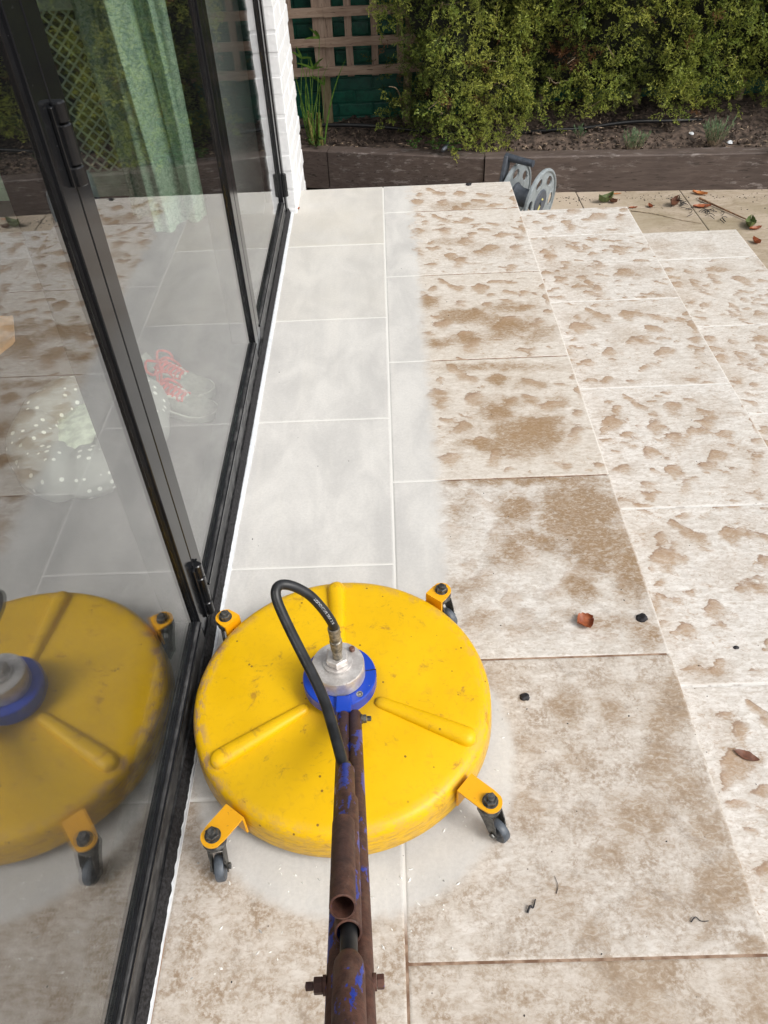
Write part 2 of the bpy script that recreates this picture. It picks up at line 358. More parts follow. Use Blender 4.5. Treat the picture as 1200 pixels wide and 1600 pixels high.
def curtain_mat():
    t = T('green_paisley_curtain'); p = t.pos(); w = t.scale(p, (1, 1, 1))
    wv = t.noise(w, 14, 3, .6, 3.5); v = t.vor(t.scale(p, (1, 1, .8)), 26, 'SMOOTH_F1'); r = t.math('PINGPONG', t.math('MULTIPLY', v, 5.5), .5)
    m = t.math('MAXIMUM', t.math('MULTIPLY', t.step(r, .28, .42), t.step(wv, .42, .55)), t.step(t.math('ABSOLUTE', t.math('SUBTRACT', wv, .5)), .03, .015))
    t.pbr(t.mix(t.math('MULTIPLY', m, .8), (.52, .70, .54), (.20, .36, .26)), .8); MAT['curtain'] = t.m
curtain_mat()
def dots():
    t = T('polka_dot_cotton'); p = t.obj(); v = t.vor(p, 34, 'F1', rand=.35); m = t.step(v, .19, .24, 1, 0)
    n = t.noise(p, 14, 3); t.pbr(t.mix(m, (.36, .355, .345), (.95, .95, .90)), .9, 0, t.bump(n, .5, .006)); MAT['dots'] = t.m
dots()

# ------------------------------------------------------------------ mesh helpers
class MB:
    def __init__(s): s.v = []; s.f = []
    def add(s, vs, fs, mat=None):
        o = len(s.v)
        for v in vs:
            v = Vector(v)
            if mat is not None: v = mat @ v
            s.v.append((v.x, v.y, v.z))
        s.f += [tuple(i + o for i in f) for f in fs]; return s
    def box(s, x0, x1, y0, y1, z0, z1, mat=None, ch=0.0):
        if ch <= 0:
            return s.add([(x, y, z) for z in (z0, z1) for y in (y0, y1) for x in (x0, x1)],
                         [(0, 2, 3, 1), (4, 5, 7, 6), (0, 1, 5, 4), (2, 6, 7, 3), (0, 4, 6, 2), (1, 3, 7, 5)], mat)
        bm = bmesh.new(); bmesh.ops.create_cube(bm, size=1)
        for v in bm.verts: v.co = Vector(((x0 + x1) / 2 + v.co.x * (x1 - x0), (y0 + y1) / 2 + v.co.y * (y1 - y0), (z0 + z1) / 2 + v.co.z * (z1 - z0)))
        bmesh.ops.bevel(bm, geom=bm.edges[:] , offset=ch, segments=1, affect='EDGES')
        bm.verts.index_update(); s.add([v.co.copy() for v in bm.verts], [[v.index for v in f.verts] for f in bm.faces], mat); bm.free(); return s
    def lathe(s, prof, seg=32, mat=None, closed=False):
        vs = []; fs = []
        for r, z in prof:
            for k in range(seg): a = 2 * math.pi * k / seg; vs.append((r * math.cos(a), r * math.sin(a), z))
        n = len(prof)
        for i in range(n - 1 + (1 if closed else 0)):
            j = (i + 1) % n
            for k in range(seg):
                k2 = (k + 1) % seg; fs.append((i * seg + k, i * seg + k2, j * seg + k2, j * seg + k))
        if not closed:
            if prof[0][0] > 1e-6: fs.append(tuple(range(seg - 1, -1, -1)))
            if prof[-1][0] > 1e-6: fs.append(tuple((n - 1) * seg + k for k in range(seg)))
        return s.add(vs, fs, mat)
    def tube(s, pts, rad, seg=12, cap=True, mat=None, wall=None):
        pts = [Vector(p) for p in pts]; n = len(pts)
        rads = rad if isinstance(rad, (list, tuple)) else [rad] * n
        t0 = (pts[1] - pts[0]).normalized(); up = Vector((0, 0, 1)) if abs(t0.z) < .9 else Vector((1, 0, 0))
        nx = t0.cross(up).normalized(); vs = []
        for i in range(n):
            t = (pts[min(i + 1, n - 1)] - pts[max(i - 1, 0)]).normalized()
            nx = (nx - t * nx.dot(t)).normalized(); ny = t.cross(nx)
            for k in range(seg):
                a = 2 * math.pi * k / seg; vs.append(pts[i] + (nx * math.cos(a) + ny * math.sin(a)) * rads[i])
        fs = [(i * seg + k, i * seg + (k + 1) % seg, (i + 1) * seg + (k + 1) % seg, (i + 1) * seg + k) for i in range(n - 1) for k in range(seg)]
        if cap: fs += [tuple(range(seg - 1, -1, -1)), tuple((n - 1) * seg + k for k in range(seg))]
        s.add(vs, fs, mat)
        return s
    def pipe(s, a, b, ro, ri, seg=24):       # hollow straight tube, open at both ends
        a = Vector(a); b = Vector(b); t = (b - a).normalized(); q = t.to_track_quat('Z', 'Y').to_matrix().to_4x4()
        L = (b - a).length; c = (ro - ri) * .35
        prof = [(ri, 0), (ri, L), (ro - c, L), (ro, L - c), (ro, c), (ro - c, 0)]
        return s.lathe(prof, seg, Matrix.Translation(a) @ q, closed=True)
    def prism(s, poly, z0, z1, mat=None):
        n = len(poly); vs = [(x, y, z0) for x, y in poly] + [(x, y, z1) for x, y in poly]
        fs = [tuple(range(n - 1, -1, -1)), tuple(range(n, 2 * n))] + [(i, (i + 1) % n, n + (i + 1) % n, n + i) for i in range(n)]
        return s.add(vs, fs, mat)
    def build(s, name, mat, parent=None, smooth=True, ang=35, **kw):
        me = bpy.data.meshes.new(name)
        o0 = Vector((0, 0, 0))
        q = parent
        while q is not None: o0 = o0 + q.location; q = q.parent
        me.from_pydata([(v[0] - o0.x, v[1] - o0.y, v[2] - o0.z) for v in s.v], [], s.f)
        me.update()
        if smooth:
            me.polygons.foreach_set('use_smooth', [True] * len(me.polygons)); me.set_sharp_from_angle(angle=R(ang))
        me.materials.append(MAT[mat] if isinstance(mat, str) else mat)
        o = bpy.data.objects.new(name, me); COL.objects.link(o)
        if parent is not None: o.parent = parent
        tag(o, **kw); return o

def tag(o, label=None, cat=None, group=None, kind=None):
    if label: o['label'] = label
    if cat: o['category'] = cat
    if group: o['group'] = group
    if kind: o['kind'] = kind
    return o
def thing(name, loc, label, cat, group=None):
    o = bpy.data.objects.new(name, None); o.empty_display_size = .05; o.location = loc; COL.objects.link(o); return tag(o, label, cat, group)
def recentre(o):
    """move a single-mesh thing's origin to its base centre"""
    me = o.data; n = len(me.vertices); a = np.empty(n * 3, np.float32); me.vertices.foreach_get('co', a); a = a.reshape(-1, 3)
    c = np.array([(a[:, 0].min() + a[:, 0].max()) / 2, (a[:, 1].min() + a[:, 1].max()) / 2, a[:, 2].min()], np.float32)
    a -= c; me.vertices.foreach_set('co', a.ravel()); me.update(); o.location = Vector(c.tolist()); return o
def inst(src, loc, parent, name=None, **props):
    o = src.copy(); o.location = loc; o.parent = parent; COL.objects.link(o)
    for k, v in props.items(): o[k] = v
    return o
def curve_pts(P, n=8):
    P = [Vector(p) for p in P]; out = []
    for i in range(len(P) - 1):
        p0 = P[max(i - 1, 0)]; p1 = P[i]; p2 = P[i + 1]; p3 = P[min(i + 2, len(P) - 1)]
        for k in range(n):
            t = k / n
            out.append(.5 * ((2 * p1) + (p2 - p0) * t + (2 * p0 - 5 * p1 + 4 * p2 - p3) * t * t + (3 * p1 - p0 - 3 * p2 + p3) * t ** 3))
    out.append(P[-1]); return out

STEP = .14233
# stain shapes in slab coordinates: u, v, axis a (u, v), axis b (u, v), strength
CR = [(0.379, 0.121, 0.039, 0.04, -0.015, 0.027, 1.0), (0.426, 0.173, 0.056, 0.032, -0.019, 0.045, 0.8), (0.593, 0.197, 0.032, 0.026, -0.028, 0.055, 0.9), (0.764, 0.244, 0.059, 0.013, -0.013, 0.036, 1.0), (0.284, 0.182, 0.024, 0.001, -0.011, 0.047, 0.7), (0.243, 0.33, 0.051, 0.003, -0.017, 0.071, 0.9), (0.726, 0.363, 0.058, 0.012, -0.015, 0.04, 0.9), (0.828, 0.442, 0.06, 0.003, -0.012, 0.035, 1.0), (0.445, 0.352, 0.048, 0.003, -0.022, 0.081, 0.6), (0.617, 0.404, 0.023, 0.001, -0.019, 0.064, 0.7), (0.548, 0.51, 0.062, 0.004, -0.028, 0.095, 0.6), (0.735, 0.627, 0.078, -0.015, -0.018, 0.082, 0.9), (0.639, 0.696, 0.054, 0.019, -0.015, 0.035, 0.7), (0.298, 0.525, 0.041, 0.008, -0.008, 0.027, 0.9), (0.356, 0.615, 0.043, 0.002, -0.015, 0.055, 0.7), (0.458, 0.732, 0.03, 0.002, -0.018, 0.062, 1.0), (0.486, 0.84, 0.041, 0.029, -0.043, 0.079, 0.7), (0.225, 0.719, 0.048, 0.003, -0.01, 0.039, 0.6), (0.303, 0.84, 0.049, 0.003, -0.014, 0.051, 0.6), (0.577, 0.854, 0.072, -0.005, -0.006, 0.024, 0.4), (0.992, 0.193, 0.026, 0.002, -0.011, 0.03, 0.7), (0.987, 0.353, 0.026, -0.011, -0.011, 0.086, 0.8), (0.973, 0.515, 0.049, 0.003, -0.014, 0.038, 0.7), (0.785, 0.916, 0.049, -0.009, -0.005, 0.023, 0.6), (0.185, 0.577, 0.025, 0.001, -0.005, 0.023, 0.7), (0.899, 0.683, 0.042, 0.002, -0.039, 0.107, 0.5), (0.862, 0.084, 0.122, -0.003, -0.005, 0.018, 0.25), (0.436, 0.638, 0.03, 0.002, -0.006, 0.022, 0.5), (0.914, 0.285, 0.064, 0.004, -0.007, 0.021, 0.4), (0.69, 0.886, 0.035, 0.002, -0.005, 0.013, 0.4)]
C2 = [(0.446, 0.508, 0.102, 0.008, -0.005, 0.063, 0.8), (0.378, 0.532, 0.058, 0.004, -0.003, 0.034, 0.5), (0.711, 0.67, 0.117, -0.03, -0.004, 0.093, 0.6), (0.606, 0.578, 0.086, 0.007, -0.009, 0.083, 0.5), (0.881, 0.764, 0.086, -0.075, 0.008, 0.058, 0.5), (0.459, 0.76, 0.084, 0.006, -0.005, 0.053, 0.5), (0.257, 0.33, 0.053, 0.004, -0.004, 0.066, 0.5)]
C3 = [(0.678, 0.665, 0.154, 0.009, -0.021, 0.141, 1.0), (0.544, 0.475, 0.086, 0.005, -0.011, 0.092, 0.7), (0.536, 0.743, 0.199, 0.012, -0.007, 0.056, 0.8), (0.774, 0.592, 0.096, 0.006, -0.019, 0.117, 0.6), (0.37, 0.607, 0.073, 0.004, -0.005, 0.059, 0.4), (0.583, 0.203, 0.058, 0.004, -0.008, 0.068, 0.7), (0.727, 0.247, 0.115, 0.008, -0.01, 0.067, 0.4), (0.642, 0.396, 0.15, 0.01, -0.008, 0.063, 0.5), (0.265, 0.35, 0.064, 0.004, -0.007, 0.107, 0.4), (0.618, 0.076, 0.395, 0.027, -0.005, 0.043, 0.5), (0.644, 0.815, 0.139, 0.008, -0.007, 0.045, 0.5), (0.854, 0.41, 0.075, 0.005, -0.011, 0.063, 0.4)]
C4 = [(0.824, 0.206, 0.156, 0.008, -0.035, 0.18, 1.0), (0.863, 0.428, 0.122, 0.006, -0.031, 0.147, 0.9), (0.538, 0.191, 0.072, 0.004, -0.014, 0.103, 0.8), (0.621, 0.397, 0.105, 0.064, -0.022, 0.053, 0.7), (0.476, 0.448, 0.082, 0.004, -0.014, 0.11, 0.6), (0.736, 0.658, 0.065, 0.003, -0.015, 0.075, 0.7), (0.989, 0.528, 0.079, 0.004, -0.047, 0.19, 0.8), (0.607, 0.008, 0.444, 0.024, -0.005, 0.036, 0.7), (0.281, 0.638, 0.092, 0.004, -0.006, 0.068, 0.5), (0.824, 0.843, 0.16, 0.007, -0.01, 0.046, 0.5), (0.33, 0.791, 0.076, 0.003, -0.007, 0.063, 0.4), (0.657, 0.804, 0.06, 0.043, -0.02, 0.035, 0.4), (0.485, 0.861, 0.111, 0.005, -0.004, 0.031, 0.4), (0.294, 0.157, 0.073, 0.004, -0.01, 0.125, 0.4), (0.935, 0.895, 0.073, 0.003, -0.023, 0.089, 0.6)]
C5 = [(0.586, 0.194, 0.051, 0.002, -0.012, 0.064, 0.8), (0.738, 0.226, 0.056, 0.002, -0.013, 0.057, 0.7), (0.44, 0.329, 0.077, 0.003, -0.007, 0.048, 0.5), (0.592, 0.394, 0.064, 0.002, -0.011, 0.058, 0.5), (0.946, 0.207, 0.046, 0.024, -0.104, 0.172, 0.8), (0.856, 0.414, 0.053, 0.026, -0.051, 0.084, 0.7), (0.745, 0.599, 0.101, 0.003, -0.023, 0.091, 0.7), (0.911, 0.518, 0.058, 0.045, -0.054, 0.064, 0.7), (0.942, 0.802, 0.046, 0.033, -0.079, 0.084, 1.0), (0.943, 0.646, 0.041, 0.032, -0.06, 0.067, 0.7), (0.571, 0.604, 0.091, 0.003, -0.012, 0.061, 0.4), (0.406, 0.557, 0.072, 0.002, -0.009, 0.063, 0.5), (0.629, 0.707, 0.078, 0.002, -0.013, 0.058, 0.6), (0.524, 0.933, 0.055, 0.001, -0.009, 0.042, 0.6), (0.449, 0.835, 0.075, 0.002, -0.014, 0.079, 0.5), (0.738, 0.851, 0.084, 0.002, -0.017, 0.061, 0.5), (0.959, 0.969, 0.053, 0.001, -0.009, 0.024, 0.7), (0.348, 0.077, 0.059, 0.002, -0.006, 0.055, 0.5), (0.208, 0.967, 0.064, 0.002, -0.003, 0.025, 0.3), (0.832, 0.941, 0.072, 0.002, -0.01, 0.033, 0.4), (0.762, 0.12, 0.229, 0.009, -0.006, 0.027, 0.4)]
FARY = 3.712
# ------------------------------------------------------------------ terrace, steps, patio
def slab_mesh(name, sx, sy, crisp=(), cloud=(), v0=0.0, v1=1.0, edges='', n=58, th=.02, mat='slab', seed=0, relief=.0005, u0=0., u1=1.):
    """a slab whose far left corner is the origin; u to the right, v towards the house front"""
    g = np.array([0, .0025, .006] + list(np.linspace(.016, sx - .016, n)) + [sx - .006, sx - .0025, sx])
    h = np.array([0, .0025, .006] + list(np.linspace(.016, sy - .016, max(6, int(n * sy / sx)))) + [sy - .006, sy - .0025, sy])
    X, Y = np.meshgrid(g, h); U = u0 + X / sx * (u1 - u0); V = v0 + Y / sy * (v1 - v0)
    rs = np.random.RandomState(seed)
    wu = U + .012 * np.sin(V * 31 + 1.3) * np.cos(U * 23) + .008 * np.sin(V * 57 + U * 41); wv = V + .010 * np.sin(U * 37 + .7) + .007 * np.cos(U * 61 - V * 29)
    def field(bl, k):
        F = np.zeros_like(U)
        for u, v, au, av, bu, bv, st in bl:
            det = au * bv - av * bu; du = wu - u; dv = wv - v
            p = (du * bv - dv * bu) / det; q = (au * dv - av * du) / det
            r2 = p * p + q * q * np.where(q < 0, 1.7, .8)
            F = np.maximum(F, st * np.exp(-k * r2 ** 1.3))
        return F
    C1 = field(crisp, .95); C2 = field(cloud, .6)
    RW = np.zeros_like(U); best = np.zeros_like(U)
    for u, v, au, av, bu, bv, st in crisp:
        det = au * bv - av * bu; du = wu - u; dv = wv - v; p = (du * bv - dv * bu) / det; q = (au * dv - av * du) / det
        f = st * np.exp(-.95 * (p * p + q * q) ** 1.3); g = np.clip(.5 - .45 * q - .30 * p, 0, 1); m_ = f > best; RW = np.where(m_, g, RW); best = np.maximum(best, f)
    Z = -relief * np.minimum(C1, 1)
    border = (X < .001) | (X > sx - .001) | (Y < .001) | (Y > sy - .001)
    Z = np.where(border, -.0016, Z)
    E = np.zeros_like(U)
    if 'R' in edges: E = np.maximum(E, (X > sx - .0035) * .55)
    if 'F' in edges: E = np.maximum(E, (Y < .0035) * 1.)
    if 'N' in edges: E = np.maximum(E, (Y > sy - .0035) * .8)
    ny, nx = X.shape
    verts = [(float(a), -float(b), float(c)) for a, b, c in zip(X.ravel(), Y.ravel(), Z.ravel())]
    faces = [(j * nx + i, (j + 1) * nx + i, (j + 1) * nx + i + 1, j * nx + i + 1) for j in range(ny - 1) for i in range(nx - 1)]
    ring = [i for i in range(nx)] + [j * nx + nx - 1 for j in range(1, ny)] + [(ny - 1) * nx + i for i in range(nx - 2, -1, -1)] + [j * nx for j in range(ny - 2, 0, -1)]
    o = len(verts); verts += [(verts[i][0], verts[i][1], -th) for i in ring]; m = len(ring)
    faces += [(ring[k], ring[(k + 1) % m], o + (k + 1) % m, o + k) for k in range(m)]
    me = bpy.data.meshes.new(name); me.from_pydata(verts, [], faces); me.update()
    for nm, F in (('stain', C1), ('cloud', C2), ('edge', E), ('rim', RW)):
        a = me.attributes.new(nm, 'FLOAT', 'POINT'); vals = np.zeros(len(verts), np.float32); vals[:F.size] = F.ravel()
        if nm == 'edge' and edges: vals[F.size:] = 1
        a.data.foreach_set('value', vals)
    me.polygons.foreach_set('use_smooth', [True] * len(me.polygons)); me.set_sharp_from_angle(angle=R(40))
    me.materials.append(MAT[mat]); return me

def slab(me, x, y, z, parent, crisp=0., cloudy=0., grime=0., beige=0.):
    o = bpy.data.objects.new('paving_slab', me); COL.objects.link(o); o.parent = parent; o.location = (x, y, z)
    o['crisp'] = crisp; o['cloudy'] = cloudy; o['grime'] = grime; o['beige'] = beige; return o

terrace = MB().box(-3.6, .590, -2.6, FARY - .012, -.44, -.00115).build('terrace', 'grout', None, False, kind='structure')
step1 = MB().box(.592, 1.160, -2.6, FARY - .012, -.44, -STEP - .0009).build('upper_step', 'grout', None, False, kind='structure')
step2 = MB().box(1.162, 1.722, -2.6, FARY - .012, -.44, -2 * STEP - .0009).build('lower_step', 'grout', None, False, kind='structure')
G = .0035
rng = random.Random(3)
def variant(seed, bl=None, keep=.8, extra=26):
    r = random.Random(seed); out = []
    for b in (bl or CR):
        if r.random() > keep: continue
        k = r.uniform(.75, 1.15); out.append((b[0] + r.uniform(-.02, .02), b[1] + r.uniform(-.02, .02), b[2] * k, b[3] * k, b[4] * k, b[5] * k, b[6] * r.uniform(.7, 1.1)))
    for _ in range(extra):
        s_ = r.uniform(.010, .030); a = r.uniform(-.6, .6)
        out.append((r.random(), r.random(), s_ * 1.8 * math.cos(a), s_ * 1.8 * math.sin(a), -s_ * math.sin(a), s_ * math.cos(a), r.uniform(.35, .8)))
    return out
# column beside the door: cut slabs, washed clean
Y1 = 3.105; Y2 = 3.4106; Y3 = 3.418; Y4 = 3.427
XD0 = -.412
def C1MIX(k, s):
    r = random.Random(s); return [(r.random(), r.random(), .06 + .1 * r.random(), 0, 0, .05 + .08 * r.random(), .5 + .5 * r.random()) for _ in range(k)]
c1m = slab_mesh('slab_cut', -XD0 - G, .6 - G, (), C1MIX(9, 5), n=24)
for k in range(0, 10):
    slab(c1m, XD0, Y1 - .6 * k - G / 2, 0, terrace, 0, .75, 1.0 if k >= 4 else .5, .0 if k > 0 else .25)
c1f = slab_mesh('slab_cut_far', -XD0 - G, FARY - Y1 - G, (), (), n=24, edges='F')
slab(c1f, XD0, FARY, 0, terrace, 0, 0, 0, .5)
# second column
def half(bl): return bl
c2 = {}
c2far = slab_mesh('slab_col2_far', .6 - G, FARY - Y2 - G, CR, [(.55, .42, .18, 0, 0, .09, .8), (.45, .46, .1, 0, 0, .05, .7)], 0, .5, 'FR')
slab(c2far, 0, FARY, 0, terrace, 1.0, .55, .1)
c2a = slab_mesh('slab_col2_a', .6 - G, .6 - G, variant(1, keep=1, extra=50), C2, edges='R')
c2f = slab_mesh('slab_col2_f', .6 - G, .6 - G, variant(6, keep=1), [(b[0], b[1], b[2] * 1.25, b[3], b[4], b[5] * 1.2, b[6] * 1.25) for b in C2] + [(.3, .8, .16, 0, 0, .06, .6), (.75, .45, .16, 0, 0, .08, .6)], edges='R')
c2b = slab_mesh('slab_col2_b', .6 - G, .6 - G, variant(2, keep=1), C3, edges='R')
c2c = slab_mesh('slab_col2_c', .6 - G, .6 - G, CR, C4, edges='R')
c2d = slab_mesh('slab_col2_d', .6 - G, .6 - G, (), C5, edges='R')
c2e = slab_mesh('slab_col2_e', .6 - G, .6 - G, (), C1MIX(16, 9), edges='R')
slab(c2a, 0, Y2 - G / 2, 0, terrace, 1.0, .55, .05)
slab(c2f, 0, Y2 - .6 - G / 2, 0, terrace, 1.0, .95, .1)
slab(c2b, 0, Y2 - 1.2 - G / 2, 0, terrace, .9, 1.0, .1)
slab(c2c, 0, Y2 - 1.8 - G / 2, 0, terrace, .30, 1.0, .32)
slab(c2d, 0, Y2 - 2.4 - G / 2, 0, terrace, 0, .85, .8)
for k in range(5, 10): slab(c2e, 0, Y2 - .6 * k - G / 2, 0, terrace, 0, .8, 1.0)
# steps
s1 = [slab_mesh('slab_step_%d' % i, .585, .6 - G, variant(50 + i, keep=kp, extra=ex), C1MIX(10, 21 + i), edges='RN') for i, (kp, ex) in enumerate(((1, 60), (.8, 80), (.65, 110)))]
s1f = slab_mesh('slab_step_far', .585, FARY - Y3 - G, CR, C1MIX(6, 22), .45, 1, 'FR')
CRB = [(1 - b[0], b[1] + .02, b[2], -b[3], -b[4], b[5], b[6] * (.8 if i % 3 else 1)) for i, b in enumerate(CR)]
s2 = slab_mesh('slab_step_b', .585, .6 - G, variant(71, CRB, .75, 95), C1MIX(10, 31), edges='RN')
s2f = slab_mesh('slab_step_b_far', .585, FARY + .01 - Y4 - G, (), C1MIX(9, 33), 0, .5, 'FRN')
slab(s1f, .585, FARY, -STEP, step1, .85, .22, .0)
for k in range(0, 10): slab(s1[(2, 1, 0)[k] if k < 3 else (1, 0, 2)[k % 3]], .585, Y3 - .6 * k - G / 2, -STEP, step1, .95 if k < 3 else .9, .26 + (.1 if k == 0 else 0), .12)
slab(s2f, 1.150, FARY + .01, -2 * STEP, step2, .5, .5, .15)
for k in range(0, 10): slab(s2, 1.150, Y4 - .6 * k - G / 2, -2 * STEP, step2, .8, .30, .12)
# patio
patio = MB().box(-.6, 6.2, -2.6, 4.60, -.60, -3 * STEP - .004).build('patio', 'dark_debris', None, False, kind='structure')
pm = slab_mesh('patio_slab', .6 - .005, .6 - .005, (), (), n=14, mat='patio')
x = 1.737 - 5 * .6
cols = [(.537 + .0, 0), (1.137, 1), (1.737, 0), (2.337, 1), (2.937, 0), (3.537, 1), (4.137, 0), (4.737, 1), (5.337, 0), (-.063, 1)]
for cx, par in cols:
    for k in range(0, 11):
        yt = (4.58 if par == 0 else 4.955) - .6 * k
        if par == 0: yt = 4.625 - .6 * k
        if par and k == 0:
            yt = 4.355; 
        elif par: yt = 4.355 - .6 * k
        if yt < FARY + .05 and cx < 1.4: continue
        slab(pm, cx, yt, -3 * STEP, patio)
strip = slab_mesh('patio_slab_cut', .595, .255, (), (), n=10, mat='patio')
for cx, par in cols:
    if par: slab(strip, cx, 4.615, -3 * STEP, patio)
# garden ground out to the horizon
MB().box(-60, 60, -60, 80, -.9, -.56).build('ground', 'garden_soil', None, False, kind='structure')

# ------------------------------------------------------------------ timber sleepers edging the bed
def sleeper(a, b, z0, z1, label, th=.10, zt2=None):
    a = Vector((*a, 0)); b = Vector((*b, 0)); d = (b - a); L = d.length; d.normalize(); nrm = Vector((-d.y, d.x, 0))
    m = MB(); N = max(6, int(L / .12)); sec = [(0, z0), (0, z1 - .006), (.006, z1), (th - .006, z1), (th, z1 - .006), (th, z0)]
    vs = []
    for i in range(N + 1):
        t = i / N
        for k, (o, z) in enumerate(sec):
            p = a + d * (L * t) + nrm * o; w = .003 * noise.noise(Vector((p.x * 3, k * 2.3, 1)))
            vs.append((p.x, p.y + w, z + (w if z > z0 + .05 else 0)))
    n = len(sec); fs = [(i * n + k, (i + 1) * n + k, (i + 1) * n + (k + 1) % n, i * n + (k + 1) % n) for i in range(N) for k in range(n)]
    fs += [tuple(range(n)), tuple(N * n + k for k in range(n - 1, -1, -1))]
    m.add(vs, fs); o = m.build('timber_sleeper', 'sleeper_wood', None, True, 30, label=label, cat='sleeper', group='timber sleepers edging the planting bed'); return recentre(o)
sleeper((-.95, 5.03), (-.338, 4.885), -.45, -.227, 'short dark brown sleeper tucked behind the white brick corner')
sleeper((-.332, 4.882), (.588, 4.668), -.45, -.227, 'dark brown sleeper between the short one and the hose reel, behind the clean slabs')
sleeper((.594, 4.655), (3.0, 4.49), -.45, -.222, 'long dark brown sleeper with white scuffs running right from the hose reel')
sleeper((3.006, 4.49), (5.4, 4.36), -.45, -.222, 'dark brown sleeper continuing the bed edge outside to the right')

# ------------------------------------------------------------------ planting bed
def soil():
    nx, ny = 150, 34; vs = []
    for j in range(ny):
        for i in range(nx):
            x = -1.0 + 6.3 * i / (nx - 1); t = j / (ny - 1)
            yf = 4.97 - .24 * (x + .45) if x < .59 else 4.72 - .068 * (x - .59)
            if x < -.45: yf = 4.97 - .24 * (x + .45)
            y = yf + .02 + t * (5.75 - yf)
            z = -.262 + .10 * min(1, t * 2.2) * (1 if x > .6 else .45) + .030 * noise.noise(Vector((x * 5, y * 5, 0))) + .016 * noise.noise(Vector((x * 19, y * 19, 3)))
            vs.append((x, y, z))
    fs = [(j * nx + i, j * nx + i + 1, (j + 1) * nx + i + 1, (j + 1) * nx + i) for j in range(ny - 1) for i in range(nx - 1)]
    MB().add(vs, fs).build('bed_soil', 'garden_soil', None, True, 60, kind='structure')
    return
soil()
def soil_z(x, y):
    yf = 4.97 - .24 * (x + .45) if x < .59 else 4.72 - .068 * (x - .59)
    t = max(0, (y - yf - .02) / (5.75 - yf))
    return -.262 + .10 * min(1, t * 2.2) * (1 if x > .6 else .45)
def scatter_clods():
    rs = random.Random(11); m = MB()
    for i in range(2600):
        x = rs.uniform(-.6, 3.2); yf = (4.97 - .24 * (x + .45)) if x < .59 else 4.72 - .068 * (x - .59)
        y = yf + .03 + rs.random() ** 1.3 * .55; s = rs.uniform(.003, .011) * (1.6 if rs.random() < .12 else 1)
        z = soil_z(x, y) + s * .3 + .012
        rot = Matrix.Translation((x, y, z)) @ Matrix.Rotation(rs.random() * 6, 4, Vector((rs.random(), rs.random(), rs.random() + .1)).normalized())
        a = [(s * rs.uniform(.7, 1.4), 0, 0), (-s, 0, 0), (0, s * rs.uniform(.7, 1.3), 0), (0, -s, 0), (0, 0, s * .8), (0, 0, -s * .8)]
        m.add(a, [(0, 2, 4), (2, 1, 4), (1, 3, 4), (3, 0, 4), (2, 0, 5), (1, 2, 5), (3, 1, 5), (0, 3, 5)], rot)
    m.build('soil_crumbs', 'garden_soil', None, False, label='crumbly dark soil lumps scattered over the planting bed', cat='soil', kind='stuff')
    m = MB()
    for i in range(420):
        x = rs.uniform(-.55, 3.0); yf = (4.97 - .24 * (x + .45)) if x < .59 else 4.72 - .068 * (x - .59)
        y = yf + rs.uniform(.02, .42); L = rs.uniform(.012, .05); w = rs.uniform(.003, .010); z = soil_z(x, y) + .022
        rot = Matrix.Translation((x, y, z)) @ Matrix.Rotation(rs.random() * 6.28, 4, 'Z') @ Matrix.Rotation(rs.uniform(-.5, .5), 4, 'X') @ Matrix.Rotation(rs.uniform(-.4, .4), 4, 'Y')
        m.add([(-L / 2, 0, 0), (0, -w / 2, .002), (L / 2, 0, 0), (0, w / 2, .002), (0, 0, .005)], [(0, 1, 4), (1, 2, 4), (2, 3, 4), (3, 0, 4)], rot)
    m.build('leaf_litter', 'bark_litter', None, False, label='pale dry leaf and bark scraps lying on the bed soil', cat='leaf litter', kind='stuff')
simple('bark_litter', (.34, .25, .17), .8, 0, .6, 25, .2)
scatter_clods()

# ------------------------------------------------------------------ painted brick walls
def brick_mesh(name, L, H, D, mat, seed=0, ch=.004):
    bm = bmesh.new(); bmesh.ops.create_cube(bm, size=1)
    for v in bm.verts: v.co = Vector((v.co.x * L, v.co.y * D, v.co.z * H))
    bmesh.ops.bevel(bm, geom=bm.edges[:], offset=ch, segments=1, affect='EDGES')
    r = random.Random(seed)
    for v in bm.verts: v.co += Vector((r.uniform(-1, 1), r.uniform(-1, 1), r.uniform(-1, 1))) * .0016
    me = bpy.data.meshes.new(name); bm.to_mesh(me); bm.free(); me.materials.append(MAT[mat]); return me
def bricks(meshes, spots, parent, rnd):
    for (x, y, z, rz) in spots:
        o = bpy.data.objects.new('brick', rnd.choice(meshes)); COL.objects.link(o); o.parent = parent
        o.location = Vector((x, y, z)) - parent.location; o.rotation_euler = (0, 0, rz)
# green wall behind the trellis
gw = thing('garden_wall', (.2, 5.47, -.5), 'green painted brick garden wall behind the wooden trellis', 'wall')
MB().box(-1.6, 6.0, 5.438, 5.60, -.6, 1.75).build('mortar', 'green_brick', gw, False)
gm = [brick_mesh('green_brick_%d' % i, .215, .066, .02, 'green_brick', i) for i in range(4)]
sp = []
for r_ in range(19):
    z = -.27 + r_ * .0755
    for k in range(-4, 6):
        x = k * .2255 + (.1127 if r_ % 2 else 0) - .05
        if -1.0 < x < .75: sp.append((x, 5.4375, z + .033, 0))
bricks(gm, sp, gw, random.Random(1))
